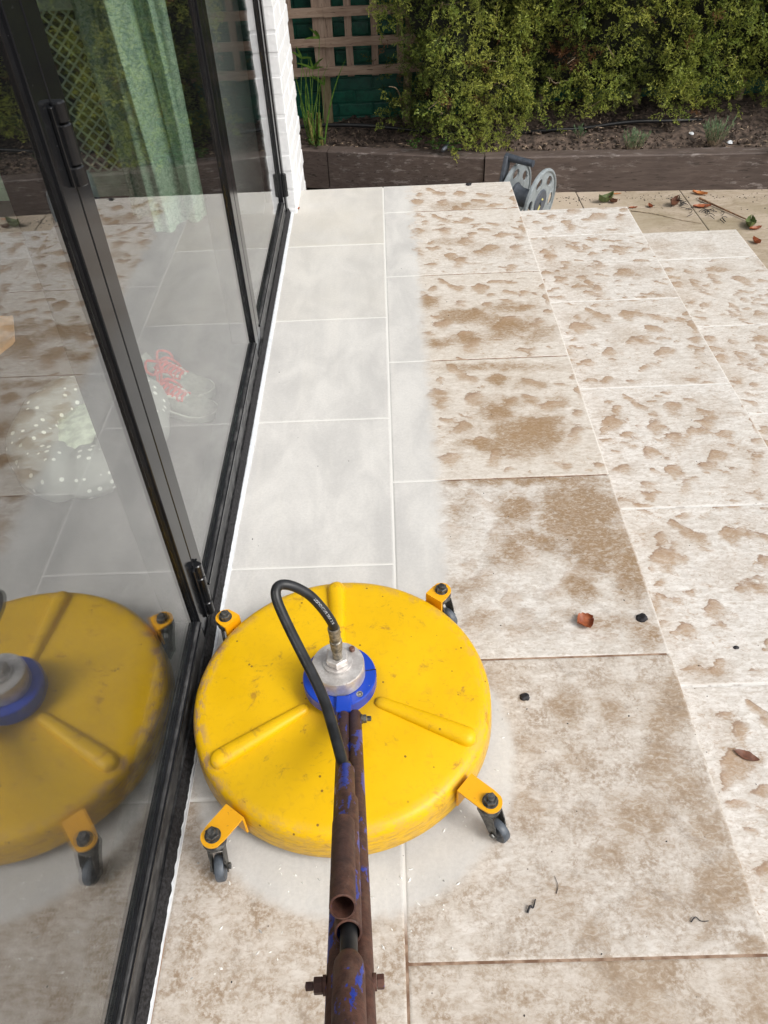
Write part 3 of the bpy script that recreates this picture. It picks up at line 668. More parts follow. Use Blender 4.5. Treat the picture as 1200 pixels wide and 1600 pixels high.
# white brick corner at the end of the doors
ww = thing('white_brick_wall', (-.45, 3.70, -.43), 'white painted brick end wall beside the last door leaf', 'wall')
MB().box(-.70, -.3934, 3.4480, 3.9490, -.56, 2.45).build('mortar', 'white_brick', ww, False)
wl = [brick_mesh('white_brick_%d' % i, .215, .065, .1025, 'white_brick', i + 9, .003) for i in range(4)]
wh = [brick_mesh('white_brick_half_%d' % i, .1025, .065, .1025, 'white_brick', i + 19, .003) for i in range(2)]
spl, sph = [], []
for r_ in range(38):
    z = -.42 + r_ * .0755 + .033
    xc = -.3925 - .05
    if r_ % 2:      # stretchers along y on the +x face
        for k in range(2): spl.append((xc, 3.447 + .1075 + k * .2265, z, R(90)))
        sph.append((xc, 3.95 - .052, z, 0))
    else:
        sph.append((xc, 3.447 + .051, z, 0))
        for k in range(2): spl.append((xc, 3.447 + .1025 + .011 + .1075 + k * .2265 - .025, z, R(90)))
    spl.append((-.3925 - .1025 - .11 - .012, 3.50, z, 0))
bricks(wl, spl, ww, random.Random(2)); bricks(wh, sph, ww, random.Random(3))

# ------------------------------------------------------------------ house: room behind the doors, wall above
MB().box(-4.0, -.512, -2.6, 3.80, -.05, .004).build('interior_floor', 'indoor_floor', None, False, kind='structure')
MB().box(-4.1, -.70, 3.80, 3.95, -.05, 2.45).build('interior_end_wall', 'room_wall', None, False, kind='structure')
MB().box(-4.1, -4.0, -2.6, 3.80, -.05, 2.45).build('interior_back_wall', 'room_wall', None, False, kind='structure')
MB().box(-4.1, -3.8, -2.75, -2.6, -.05, 2.45).box(-.9, -.52, -2.75, -2.6, -.05, 2.45).box(-3.8, -.9, -2.75, -2.6, 2.2, 2.45).build('interior_side_wall', 'room_wall', None, False, kind='structure')  # unseen wall, its wide opening added to let sky light brighten the room
MB().box(-4.1, -.52, -2.6, 3.80, 2.45, 2.6).build('interior_ceiling', 'ceiling_white', None, False, kind='structure')
MB().box(-.70, -.395, -2.75, 3.95, 2.17, 2.9).build('house_wall', 'white_brick', None, False, kind='structure')
MB().box(-4.1, -.2, -2.8, 4.1, 2.92, 3.0).build('roof', 'roof_soffit', None, False, kind='structure')
# door frame
XF, XB, XG = -.432, -.508, -.4425
df = thing('door_frame', (-.46, 1.2, 0), 'fixed black aluminium frame and sill around the folding doors', 'door frame')
MB().box(-.515, -.428, -2.6, 3.447, 0.0045, .026).build('sill', 'rail', df, False)
MB().box(-.515, -.428, 3.405, 3.447, .027, 2.17, ch=.002).build('jamb', 'black_frame', df, False)
MB().box(-.515, -.428, -2.6, 3.404, 2.10, 2.17, ch=.002).build('head', 'black_frame', df, False)
def strip_poly(name, mat, prof_fn, y0, y1, n, parent, **kw):
    vs = []; k = None
    for i in range(n + 1):
        y = y0 + (y1 - y0) * i / n; pr_ = prof_fn(y); k = len(pr_); vs += [(x, y, z) for x, z in pr_]
    fs = [(i * k + j, i * k + (j + 1) % k, (i + 1) * k + (j + 1) % k, (i + 1) * k + j) for i in range(n) for j in range(k)]
    fs += [tuple(range(k - 1, -1, -1)), tuple(n * k + j for j in range(k))]
    return MB().add(vs, fs).build(name, mat, parent, True, 40, **kw)
def nz(y, s, o): return noise.noise(Vector((y * s, o, 0)))
strip_poly('brush_seal', 'black_brush', lambda y: [(-.4275, .006), (-.4275, .030 + .002 * nz(y, 40, 1)), (-.4215, .020 + .003 * nz(y, 90, 2)), (-.4155 + .0018 * nz(y, 70, 3), .005)], -2.5, 3.44, 900, df)
def seal(y):
    xo = -.4035 + .0022 * nz(y, 3, 4) + .0004 * nz(y, 12, 5) - (.012 if y < .9 else .012 * max(0, 1 - (y - .9) / .8)) * .7
    xi = -.4165 + .0006 * nz(y, 12, 6) - (.006 if y < .9 else .006 * max(0, 1 - (y - .9) / .8))
    return [(xi, -.004), (xi, .0075), (xi + .003, .0085), (xo - .002, .0045), (xo, -.004)]
strip_poly('sealant_bead', 'sealant', seal, -2.5, 3.445, 600, df, label='wavy white silicone bead along the sill')
# leaves
def leaf(y0, y1, label, hinge=None):
    L = thing('door_leaf', (-.47, (y0 + y1) / 2, .03), label, 'door', 'folding glass door leaves')
    sw = .054; z0, z1 = .032, 2.095; rb = .092
    for a, b in ((y0, y0 + sw), (y1 - sw, y1)):
        MB().box(XB, XF, a, b, z0, z1, ch=.0015).build('stile', 'stile', L, False)
        # dark rubber glazing gasket next to the stile
        c, d = (b, b + .006) if a == y0 else (a - .006, a)
        MB().box(XG + .0005, XG + .0055, c, d, rb + .001, z1 - .06).build('gasket', 'black_frame', L, False)
    MB().box(XB, XF, y0 + sw + .0006, y1 - sw - .0006, z0, rb, ch=.0015).build('bottom_rail', 'rail', L, False)
    MB().box(XB, XF, y0 + sw + .0006, y1 - sw - .0006, z1 - .06, z1, ch=.0015).build('top_rail', 'black_frame', L, False)
    MB().box(XG + .0005, XG + .0055, y0 + sw + .007, y1 - sw - .007, rb + .001, rb + .008).build('gasket', 'black_frame', L, False)
    MB().box(XG + .0055, XF + .0035, y0 + sw + .001, y1 - sw - .001, rb - .010, rb - .004).build('drip_bead', 'black_frame', L, False)
    MB().box(XG - .003, XG, y0 + sw + .001, y1 - sw - .001, rb + .0015, z1 - .061).build('glass_pane', 'glass', L, False)
    return L
l0 = leaf(-1.15, -.02, 'folding glass door leaf behind the camera, outside the picture')
l1 = leaf(-.014, 1.1255, 'nearest black framed glass door leaf, reflecting the yellow cleaner')
l2 = leaf(1.1295, 2.272, 'middle black framed glass door leaf in front of the trainers')
l3 = leaf(2.276, 3.402, 'far black framed glass door leaf next to the white brick wall')
def hinge(parent, y, z0, z1, wide=.0, x=XF, right=False):
    m = MB(); r = .0105
    for a, b in ((z0, z0 + (z1 - z0) * .24), (z0 + (z1 - z0) * .255, z0 + (z1 - z0) * .745), (z0 + (z1 - z0) * .76, z1)):
        m.lathe([(0, a), (r * .8, a), (r, a + .002), (r, b - .002), (r * .8, b), (0, b)], 18, Matrix.Translation((x + .0075, y, 0)))
    m.box(x + .0005, x + .006, y - .020, y + .020, z0 + .003, z1 - .003, ch=.001)
    return m.build('hinge', 'black_frame', parent, True, 30)
hinge(l2, 1.1275, 1.015, 1.125); hinge(l2, 1.1275, .055, .215); hinge(l3, 3.404, .095, .190)

# --- inside the room
lat = thing('radiator_cover', (-1.7, 3.76, .005), 'pale green lattice fronted radiator cover seen through the doors', 'radiator cover')
y0 = 3.715
MB().box(-2.6, -1.17, y0, y0 + .02, .006, .060, ch=.002).build('plinth_board', 'pale_green_paint', lat, False)
MB().box(-2.6, -1.17, y0 + .003, y0 + .02, .062, .117, ch=.002).build('bottom_rail', 'pale_green_paint', lat, False)
MB().box(-2.6, -1.17, y0 - .006, y0 + .022, .762, .86, ch=.002).build('top_rail', 'pale_green_paint', lat, False)
MB().box(-2.62, -1.15, y0 - .02, y0 + .085, .862, .885, ch=.003).build('shelf', 'pale_green_paint', lat, False)
MB().box(-1.168, -1.12, y0 - .004, y0 + .082, .006, .861, ch=.002).build('end_post', 'pale_green_paint', lat, False)
m = MB(); W_, Z0, Z1, X0_, X1_ = .0085, .118, .761, -2.6, -1.17
def clipdiag(s, sgn):
    # line z = Z0 + sgn*(x - s): keep the part inside the panel
    pts = []
    x_a, x_b = s, s + sgn * (Z1 - Z0); xa, xb = min(x_a, x_b), max(x_a, x_b); xa2, xb2 = max(xa, X0_), min(xb, X1_)
    if xb2 - xa2 < .02: return None
    return (xa2, Z0 + sgn * (xa2 - s)), (xb2, Z0 + sgn * (xb2 - s))
for layer, sgn in ((0, 1), (1, -1)):
    s = X0_ - .75
    while s < X1_ + .75:
        c = clipdiag(s, sgn)
        if c:
            (xa, za), (xb, zb) = c; yy = y0 + .004 + layer * .0045; d = Vector((xb - xa, 0, zb - za)); L_ = d.length; d.normalize(); n_ = Vector((-d.z, 0, d.x)) * (W_ / 2)
            a = Vector((xa, yy, za)); b = Vector((xb, yy, zb)); q = Vector((0, .004, 0))
            m.add([a - n_, a + n_, b + n_, b - n_, a - n_ + q, a + n_ + q, b + n_ + q, b - n_ + q], [(0, 1, 2, 3), (7, 6, 5, 4), (0, 4, 5, 1), (1, 5, 6, 2), (2, 6, 7, 3), (3, 7, 4, 0)])
        s += .052
m.build('lattice_panel', 'pale_green_paint', lat, False, kind='stuff')
MB().box(-2.55, -1.25, y0 + .04, y0 + .075, .12, .74).build('radiator', 'dark_grey_plastic', lat, False)

cur = thing('curtain', (-.93, 3.35, .012), 'green patterned curtain gathered behind the glass by the corner', 'curtain')
def curtain(path, z0f, z1, parent, spread=1.0):
    P = curve_pts([(x, y, 0) for x, y in path], 10); vs = []; NZ = 40; n = len(P); cxm = sum(p.x for p in P) / n
    for k in range(2):
        for j in range(NZ + 1):
            t = j / NZ
            for i, p in enumerate(P):
                zb = z0f(i / (n - 1)); z = zb + (z1 - zb) * t; w = 1 + .25 * (1 - t) * spread * 0 + .05 * math.sin(t * 7 + i * .2)
                x = cxm + (p.x - cxm) * (1.0 + .22 * t) + .008 * math.sin(t * 11 + i * .3); y = p.y + .010 * math.sin(t * 6 + i * .5) + k * .0025
                vs.append((x, y, z))
    o = (NZ + 1) * n; fs = []
    for j in range(NZ):
        for i in range(n - 1):
            a = j * n + i; fs.append((a, a + 1, a + n + 1, a + n)); b = a + o; fs.append((b, b + n, b + n + 1, b + 1))
    for i in range(n - 1): fs.append((i, o + i, o + i + 1, i + 1))
    MB().add(vs, fs).build('drape', 'curtain', parent, True, 80)
curtain([(-1.13, 3.47), (-1.09, 3.41), (-1.04, 3.42), (-1.00, 3.32), (-.965, 3.28), (-.92, 3.31), (-.90, 3.39), (-.87, 3.40), (-.84, 3.36), (-.81, 3.37), (-.785, 3.42), (-.76, 3.40)], lambda u: .012 + .01 * math.sin(u * 9), 2.05, cur)
MB().tube([(-1.35, 3.42, 2.09), (-.62, 3.42, 2.09)], .012, 12).build('curtain_pole', 'galv', cur)

# pet bed
pb = thing('pet_bed', (-.875, 1.81, .005), 'round grey pet bed with white polka dots and fleecy middle', 'pet bed')
vs = []; NS, NP = 72, 20
for i in range(NS):
    a = 2 * math.pi * i / NS; puck = 1 - .10 * abs(math.sin(a * 3.5 + .6)) ** 8 - .03 * abs(math.sin(a * 9))
    for k in range(NP):
        b = 2 * math.pi * k / NP; rr = .086 * puck; r0 = .165 + .006 * math.sin(a * 3)
        x = (r0 + rr * math.cos(b)) * math.cos(a) * .92; y = (r0 + rr * math.cos(b)) * math.sin(a) * 1.12
        z = .070 + .072 * puck * math.sin(b) + .004 * math.sin(a * 11 + b * 2)
        if math.sin(a - 3.0) > .75 and b < 3.2: z -= .012
        vs.append((-.875 + x, 1.81 + y, max(.006, z)))
fs = [(i * NP + k, ((i + 1) % NS) * NP + k, ((i + 1) % NS) * NP + (k + 1) % NP, i * NP + (k + 1) % NP) for i in range(NS) for k in range(NP)]
MB().add(vs, fs).build('bolster', 'dots', pb, True, 80)
cm_ = MB(); prof = [(0.0001, .012), (.10, .012), (.125, .045), (.118, .075), (.085, .098), (.04, .108), (.0001, .110)]
cm_.lathe(prof, 40, Matrix.Translation((-.875, 1.81, 0)) @ Matrix.Diagonal((.95, 1.15, 1, 1))); cm_.v = [(x + .006 * noise.noise(Vector((x * 20, y * 20, 0))), y, z + .012 * noise.noise(Vector((x * 18, y * 18, 5)))) for x, y, z in cm_.v]
cm_.build('cushion', 'white_fleece', pb, True, 80)

# trainers
def trainer(loc, rz, label, flip=1):
    root = thing('trainer', loc, label, 'shoe', 'trainers on the indoor floor'); Mx = Matrix.Translation(loc) @ Matrix.Rotation(rz, 4, 'Z')
    # stations along length: x, half width, top height, sole height
    st = [(0, .020, .055, .028), (.015, .032, .068, .028), (.05, .036, .075, .026), (.09, .036, .072, .024), (.13, .041, .062, .021), (.17, .047, .052, .019), (.21, .049, .042, .018), (.245, .042, .034, .019), (.268, .026, .027, .021), (.275, .008, .022, .021)]
    def ring(x, w, z0, z1, inset=1.0, n=16):
        o = []
        for k in range(n):
            a = math.pi * k / (n - 1); cx = math.cos(a); sx = math.sin(a) ** .6
            o.append((x, w * inset * cx, z0 + (z1 - z0) * sx))
        return o
    vs = []; n = 16
    for x, w, h, s in st: vs += ring(x, w, s, h, .96, n)
    fs = [(i * n + k, i * n + k + 1, (i + 1) * n + k + 1, (i + 1) * n + k) for i in range(len(st) - 1) for k in range(n - 1) if not (1 <= i <= 2 and 5 <= k <= 9)]
    fs += [tuple(range(n)), tuple((len(st) - 1) * n + k for k in range(n - 1, -1, -1))]
    MB().add(vs, fs, Mx).build('upper', 'shoe_grey', root, True, 60)
    vs = []
    for x, w, h, s in st: vs += [(x - .003 if x == 0 else x, -w - .002, .0), (x, -w - .004, s + .002), (x, w + .004, s + .002), (x, w + .002, 0)]
    vs = [(a + (.004 if a > .27 else 0), b, c) for a, b, c in vs]
    fs = [(i * 4 + k, (i + 1) * 4 + k, (i + 1) * 4 + (k + 1) % 4, i * 4 + (k + 1) % 4) for i in range(len(st) - 1) for k in range(4)] + [(0, 1, 2, 3), tuple((len(st) - 1) * 4 + k for k in (3, 2, 1, 0))]
    MB().add(vs, fs, Mx).build('sole', 'shoe_white', root, True, 50)
    # pale eyestay bands and toe trim
    for sgn in (-1, 1):
        m = MB(); m.tube([(.085, sgn * .024, .071), (.12, sgn * .024, .064), (.155, sgn * .022, .058), (.178, sgn * .010, .054)], .0055, 8, True, Mx); m.build('eyestay', 'shoe_white', root, True, 60)
    MB().add([(.055, -.018, .070), (.055, .018, .070), (.035, .016, .100), (.035, -.016, .100), (.17, -.012, .053), (.17, .012, .053), (.11, .014, .069), (.11, -.014, .069)], [(0, 1, 2, 3), (0, 7, 6, 1), (7, 4, 5, 6)], Mx).build('tongue', 'shoe_grey', root, True, 60)
    m = MB(); r = random.Random(int(rz * 100))
    for i in range(6):
        x = .088 + i * .015; z = .078 - i * .0045
        m.tube([(x, -.025, z - .004), (x + .007, -.008, z + .003), (x + .010, .010, z + .002), (x + .014, .025, z - .004)], .0042, 6, True, Mx)
        m.tube([(x, .025, z - .003), (x + .007, .008, z + .006), (x + .010, -.010, z + .005), (x + .014, -.025, z - .003)], .0042, 6, True, Mx)
    for sgn in (-1, 1):
        P = [(.085, 0, .083), (.07, sgn * .03, .100), (.085, sgn * .058, .085), (.105, sgn * .050, .070), (.095, sgn * .015, .086)]
        m.tube(curve_pts(P, 5), .0042, 6, True, Mx)
        P = [(.088, 0, .085), (.11, sgn * .02, .092), (.125, sgn * .045, .060), (.12, sgn * .062, .030)]
        m.tube(curve_pts(P, 5), .0042, 6, True, Mx)
    m.build('laces', 'lace_red', root, True, 60); return root
trainer((-.815, 2.165, .004), R(-24), 'farther grey trainer with loose red laces beside the pet bed')
trainer((-.790, 2.040, .004), R(-22), 'nearer grey trainer with loose red laces, closest to the glass')
# peach cloth
vs = []; nx, ny = 16, 16
for j in range(ny):
    for i in range(nx):
        u, v = i / (nx - 1), j / (ny - 1); x = -1.62 + .30 * u * (1 - .45 * abs(v - .5)); y = 2.24 + .36 * v
        vs.append((x, y, .012 + .030 * max(0, noise.noise(Vector((x * 9, y * 9, 1))) + .3)))
o = nx * ny; vs += [(a, b, .0055) for a, b, c in vs]
fs = [(j * nx + i, j * nx + i + 1, (j + 1) * nx + i + 1, (j + 1) * nx + i) for j in range(ny - 1) for i in range(nx - 1)]
rg = [i for i in range(nx)] + [j * nx + nx - 1 for j in range(1, ny)] + [(ny - 1) * nx + i for i in range(nx - 2, -1, -1)] + [j * nx for j in range(ny - 2, 0, -1)]
fs += [(rg[k], o + rg[k], o + rg[(k + 1) % len(rg)], rg[(k + 1) % len(rg)]) for k in range(len(rg))]
recentre(MB().add(vs, fs).build('floor_cloth', 'peach_cloth', None, True, 70, label='peach coloured cloth lying on the indoor floor at far left', cat='cloth'))

# ------------------------------------------------------------------ the surface cleaner
CX, CY = -.115, .876
sc = thing('surface_cleaner', (CX, CY, .004), 'large round yellow rotary surface cleaner with rusty blue handle tubes', 'surface cleaner')
Mc = Matrix.Translation((CX, CY, 0))
prof = [(.270, .040), (.296, .030), (.3005, .029), (.3015, .032), (.2995, .060), (.2978, .078), (.2955, .087), (.290, .0945), (.281, .0990), (.268, .1015), (.2, .1050), (.13, .1085), (.075, .1105), (.0001, .111)]
m = MB(); m.lathe(prof, 128, Mc); m.f = [f for f in m.f if len(f) < 10]
lid = m.build('lid', 'yellow', sc, True, 50)
def rib(ang):
    a = R(ang); vs = []; NL, NA = 26, 14; r0, r1 = .074, .284
    for i in range(NL + 1):
        u = (1 - math.cos(math.pi * i / NL)) / 2; r = r0 + (r1 - r0) * u
        w0 = .0115 + .0085 * u; e0 = .012 / (r1 - r0); e1 = .021 / (r1 - r0)
        k = 1.0
        if u < e0: k = math.sqrt(max(0, 1 - ((e0 - u) / e0) ** 2))
        if u > 1 - e1: k = math.sqrt(max(0, 1 - ((u - 1 + e1) / e1) ** 2))
        base = .111 - .0105 * (r / .28) ** 1.6 - .0015; h = (.011 + .008 * u) * (k ** .8)
        for j in range(NA + 1):
            b = math.pi * j / NA; y = w0 * k * math.cos(b) * 1.05; z = base + h * math.sin(b) ** .75
            vs.append((CX + r * math.cos(a) - y * math.sin(a), CY + r * math.sin(a) + y * math.cos(a), z))
    n = NA + 1; fs = [(i * n + j, (i + 1) * n + j, (i + 1) * n + j + 1, i * n + j + 1) for i in range(NL) for j in range(NA)]
    return MB().add(vs, fs).build('rib', 'yellow', sc, True, 70)
for a in (94, 212.5, 335): rib(a)
# hub
MB().lathe([(.0001, .1085), (.062, .1085), (.062, .126), (.0695, .127), (.0715, .129), (.0715, .153), (.0695, .1555), (.0001, .1555)], 72, Mc).build('clamp_ring', 'blue', sc, True, 30)
Mq = Matrix.Translation((CX, CY, 0))
m = MB(); m.box(.046, .0722, -.0009, .0009, .130, .1562, Mq @ Matrix.Rotation(R(8), 4, 'Z')); m.build('clamp_slot', 'black_brush', sc, False)
m = MB(); m.lathe([(.0028, .1555), (.0065, .1555), (.0065, .1568), (.0045, .1568), (.0028, .1540)], 20, Matrix.Translation((CX + .040, CY - .0455, 0)), closed=True)
m.lathe([(.0001, .1552), (.003, .1552), (.003, .1556), (.0001, .1556)], 12, Matrix.Translation((CX + .040, CY - .0455, 0))); m.build('clamp_screw', 'galv', sc)
MB().lathe([(.0001, .1558), (.0492, .1558), (.0505, .158), (.0505, .192), (.0490, .1945), (.028, .196), (.0001, .196)], 64, Mc).build('swivel_housing', 'alu', sc, True, 30)
m = MB(); m.lathe([(.0001, .1962), (.0275, .1962), (.0285, .198), (.0275, .2015), (.0001, .2015)], 40, Mc); m.build('washer', 'alu', sc, True, 30)
def hexn(cx, cy, z0, z1, r, rot=0):
    bm = bmesh.new(); bmesh.ops.create_cone(bm, cap_ends=True, segments=6, radius1=r, radius2=r, depth=z1 - z0)
    bmesh.ops.bevel(bm, geom=[e for e in bm.edges if abs(e.verts[0].co.z - e.verts[1].co.z) < 1e-6], offset=r * .08, segments=1, affect='EDGES')
    vs = [Matrix.Translation((cx, cy, (z0 + z1) / 2)) @ Matrix.Rotation(rot, 4, 'Z') @ v.co for v in bm.verts]; bm.verts.index_update(); fs = [[v.index for v in f.verts] for f in bm.faces]; bm.free(); return vs, fs
v, f = hexn(CX, CY, .2016, .2195, .0225, R(0)); MB().add(v, f).build('hex_nut', 'alu', sc, False)
m = MB(); m.lathe([(.0001, .196), (.0055, .196), (.0055, .203), (.004, .2045), (.0001, .2045)], 12, Matrix.Translation((CX + .027, CY + .028, 0))); m.build('grease_nipple', 'brown_leaf', sc, True, 30)
# hose fitting
fit = [(-.1135, .872, .2197), (-.1132, .8715, .232), (-.1130, .8715, .245)]
MB().tube(fit, [.0095, .0088, .0095], 20).build('hose_stem', 'crimp', sc, True, 30)
m = MB(); fp = [(-.1130, .8715, .2455), (-.1130, .872, .262), (-.1131, .8725, .270), (-.1133, .873, .272), (-.1140, .8742, .302), (-.1142, .8745, .306)]
m.tube(fp, [.0105, .0115, .0118, .0102, .0116, .0110], 24); m.build('crimp_sleeve', 'crimp', sc, True, 30)
HP = [(-.1141, .8745, .304), (-.1159, .8751, .3203), (-.1315, .8837, .3513), (-.1522, .8908, .3809), (-.1776, .8916, .404), (-.1969, .8869, .414), (-.2045, .8733, .4145), (-.2011, .856, .4036), (-.1841, .823, .3832), (-.1635, .7858, .3655), (-.1405, .7433, .3510), (-.1204, .7003, .3414), (-.1063, .6563, .3381), (-.0925, .6061, .342), (-.0860, .5750, .3485), (-.0800, .52, .393)]
HPc = curve_pts(HP, 8)
for _ in range(3): HPc = [HPc[0]] + [(HPc[i - 1] + HPc[i] * 2 + HPc[i + 1]) / 4 for i in range(1, len(HPc) - 1)] + [HPc[-1]]
hose = MB().tube(HPc, .0090, 24, True).build('hose', 'rubber_hose', sc, True, 60)
# twin handle tubes
P0 = Vector((-.094, .77, .165)); P1 = Vector((-.05, .185, .624)); dv = (P1 - P0); LT = dv.length; dn = dv.normalized()
sx_ = Vector((1, 0, 0)); sx_ = (sx_ - dn * sx_.dot(dn)).normalized(); nn_ = sx_.cross(dn).normalized()
if nn_.z < 0: nn_ = -nn_
def HT(mv, n=0.0, s=0.0): return P0 + dv * mv + nn_ * n + sx_ * s
for s in (-.0118, .0118):
    MB().pipe(HT(-.03, 0, s * (1 if s > 0 else .8)), HT(1.45, 0, s), .0118, .0098, 28).build('handle_tube', 'rust', sc, True, 40)
MB().pipe(HT(.366, .0235, -.004), HT(.60, .0235, -.004), .0135, .0108, 28).build('guide_tube', 'rust', sc, True, 40)
MB().pipe(HT(.50, .0245, -.0005), HT(.878, .0245, -.0005), .0140, .0118, 36).build('guide_tube', 'rust', sc, True, 40)
MB().pipe(HT(.655, .0528, -.0050), HT(.880, .0528, -.0050), .0136, .0116, 36).build('guide_tube', 'rust', sc, True, 40)
m = MB(); A_ = HT(.928, .0235, .000); B_ = HT(1.45, .023, .0)
q = dn.to_track_quat('Z', 'Y').to_matrix().to_4x4()
L_ = (B_ - A_).length
m.lathe([(.0100, 0), (.0100, L_), (.0152, L_), (.0152, .020), (.0140, .008), (.0112, .0006)], 32, Matrix.Translation(A_) @ q, closed=True); m.build('guide_tube', 'rust', sc, True, 50)
MB().tube([HT(.34, .0235, -.004), HT(.60, .0235, -.002), HT(.88, .0235, .000), HT(1.05, .0235, .0)], .0088, 20).build('hose', 'rubber_hose', sc, True, 60)
# pivot block and bolts
Mh = Matrix.Translation(HT(-.03)) @ Matrix((( sx_.x, dn.x, nn_.x, 0), (sx_.y, dn.y, nn_.y, 0), (sx_.z, dn.z, nn_.z, 0), (0, 0, 0, 1)))
MB().box(CX - .0045, CX + .0245, CY - .0865, CY - .052, .132, .164, ch=.0018).build('pivot_block', 'blue', sc, False)
qx_ = sx_.to_track_quat('Z', 'Y').to_matrix().to_4x4()
def bolt_end(m, c, sgn, nut, stud):
    c = Vector(c); q_ = (sx_ * sgn).to_track_quat('Z', 'Y').to_matrix().to_4x4(); F_ = Matrix.Translation(c) @ q_
    m.lathe([(.0001, -.002), (nut[0] * 1.15, -.002), (nut[0] * 1.15, .0012), (.0001, .0012)], 18, F_)
    v, f = hexn(0, 0, .0014, .0014 + nut[1], nut[0]); m.add(v, f, F_)
    m.lathe([(.0001, .002 + nut[1]), (stud[0], .002 + nut[1]), (stud[0], .001 + nut[1] + stud[1]), (.0001, .002 + nut[1] + stud[1])], 14, F_)
m = MB(); bolt_end(m, HT(-.002, .000, .0245), 1, (.0078, .0070), (.0048, .0085)); m.build('pivot_bolt', 'galv_dark', sc, True, 30)
m = MB(); bolt_end(m, HT(.930, -.001, -.0245), -1, (.0078, .0085), (.0040, .0080)); m.build('cross_bolt', 'rust', sc, True, 30)
m = MB(); bolt_end(m, HT(.930, -.001, .0245), 1, (.0068, .0070), (.0001, .0001)); m.build('cross_bolt', 'rust', sc, True, 30)
# casters on four brackets
def caster(bx, by, trail):
    d = Vector((bx - CX, by - CY, 0)); rr = d.length; d.normalize(); ang = math.atan2(d.y, d.x)
    Mb = Matrix.Translation((CX, CY, 0)) @ Matrix.Rotation(ang, 4, 'Z')
    w = .0215; poly = [(.3035, -w), (rr - .006, -w)] + [(rr + w * math.cos(t), w * math.sin(t)) for t in [R(-65 + 13 * k) for k in range(11)]] + [(rr - .006, w), (.3035, w)]
    m = MB(); m.prism(poly, .098, .102, Mb)
    m.box(.3032, .3072, -w, w, .045, .0978, Mb)
    br = m.build('bracket', 'yellow_steel', sc, True, 30)
    v, f = hexn(bx, by, .1022, .1125, .0128, ang + .3); m = MB(); m.add(v, f); m.lathe([(.0001, .1125), (.0070, .1125), (.0070, .117), (.0058, .119), (.0001, .119)], 18, Matrix.Translation((bx, by, 0))); m.lathe([(.0001, .1021), (.0145, .1021), (.0145, .1028), (.0001, .1028)], 20, Matrix.Translation((bx, by, 0)))
    m.build('bolt', 'galv_dark', br, True, 30)
    ta = math.atan2(trail[1], trail[0]); Mt = Matrix.Translation((bx, by, 0)) @ Matrix.Rotation(ta, 4, 'Z')
    m = MB(); m.lathe([(.0001, .0978), (.010, .0978), (.010, .093), (.0195, .092), (.0215, .0895), (.0215, .086), (.0175, .0845), (.0205, .083), (.0205, .079), (.015, .0765), (.0001, .076)], 32, Matrix.Translation((bx, by, 0)))
    xo = .024; zc = .0265
    for s in (-1, 1):
        y0_, y1_ = (s * .0118, s * .0138) if s > 0 else (s * .0138, s * .0118)
        pl = [(-.017, .079), (.018, .079), (.027, .055), (xo + .009, .022), (xo, .017), (xo - .008, .020), (-.004, .050), (-.017, .066)]
        vs = [(x, y0_, z) for x, z in pl] + [(x, y1_, z) for x, z in pl]; n = len(pl)
        m.add(vs, [tuple(range(n)), tuple(range(2 * n - 1, n - 1, -1))] + [(i, n + i, n + (i + 1) % n, (i + 1) % n) for i in range(n)], Mt)
    m.box(-.016, .018, -.0117, .0117, .0755, .0785, Mt)
    ca = m.build('caster', 'galv_dark', sc, True, 35)
    Mw = Mt @ Matrix.Translation((xo, 0, zc)) @ Matrix.Rotation(R(90), 4, 'X')
    m = MB(); m.lathe([(.0001, -.0065), (.008, -.0070), (.012, -.0050), (.017, -.0075), (.0225, -.0082), (.0243, -.006), (.0248, 0), (.0243, .006), (.0225, .0082), (.017, .0075), (.012, .0050), (.008, .0070), (.0001, .0065)], 36, Mw)
    m.build('wheel', 'caster_grey', ca, True, 40)
    m = MB(); m.lathe([(.0001, -.0185), (.0035, -.0185), (.0035, .0180), (.0001, .0180)], 12, Mw)
    v, f = hexn(0, 0, .0139, .0180, .0060); m.add(v, f, Mw); v, f = hexn(0, 0, -.0185, -.0139, .0060); m.add(v, f, Mw); m.build('axle_bolt', 'galv_dark', ca, False)
caster(-.331, .590, (.14, -1)); caster(.155, .637, (.62, -.70)); caster(-.374, 1.072, (.15, -1)); caster(.101, 1.128, (.50, -.62))
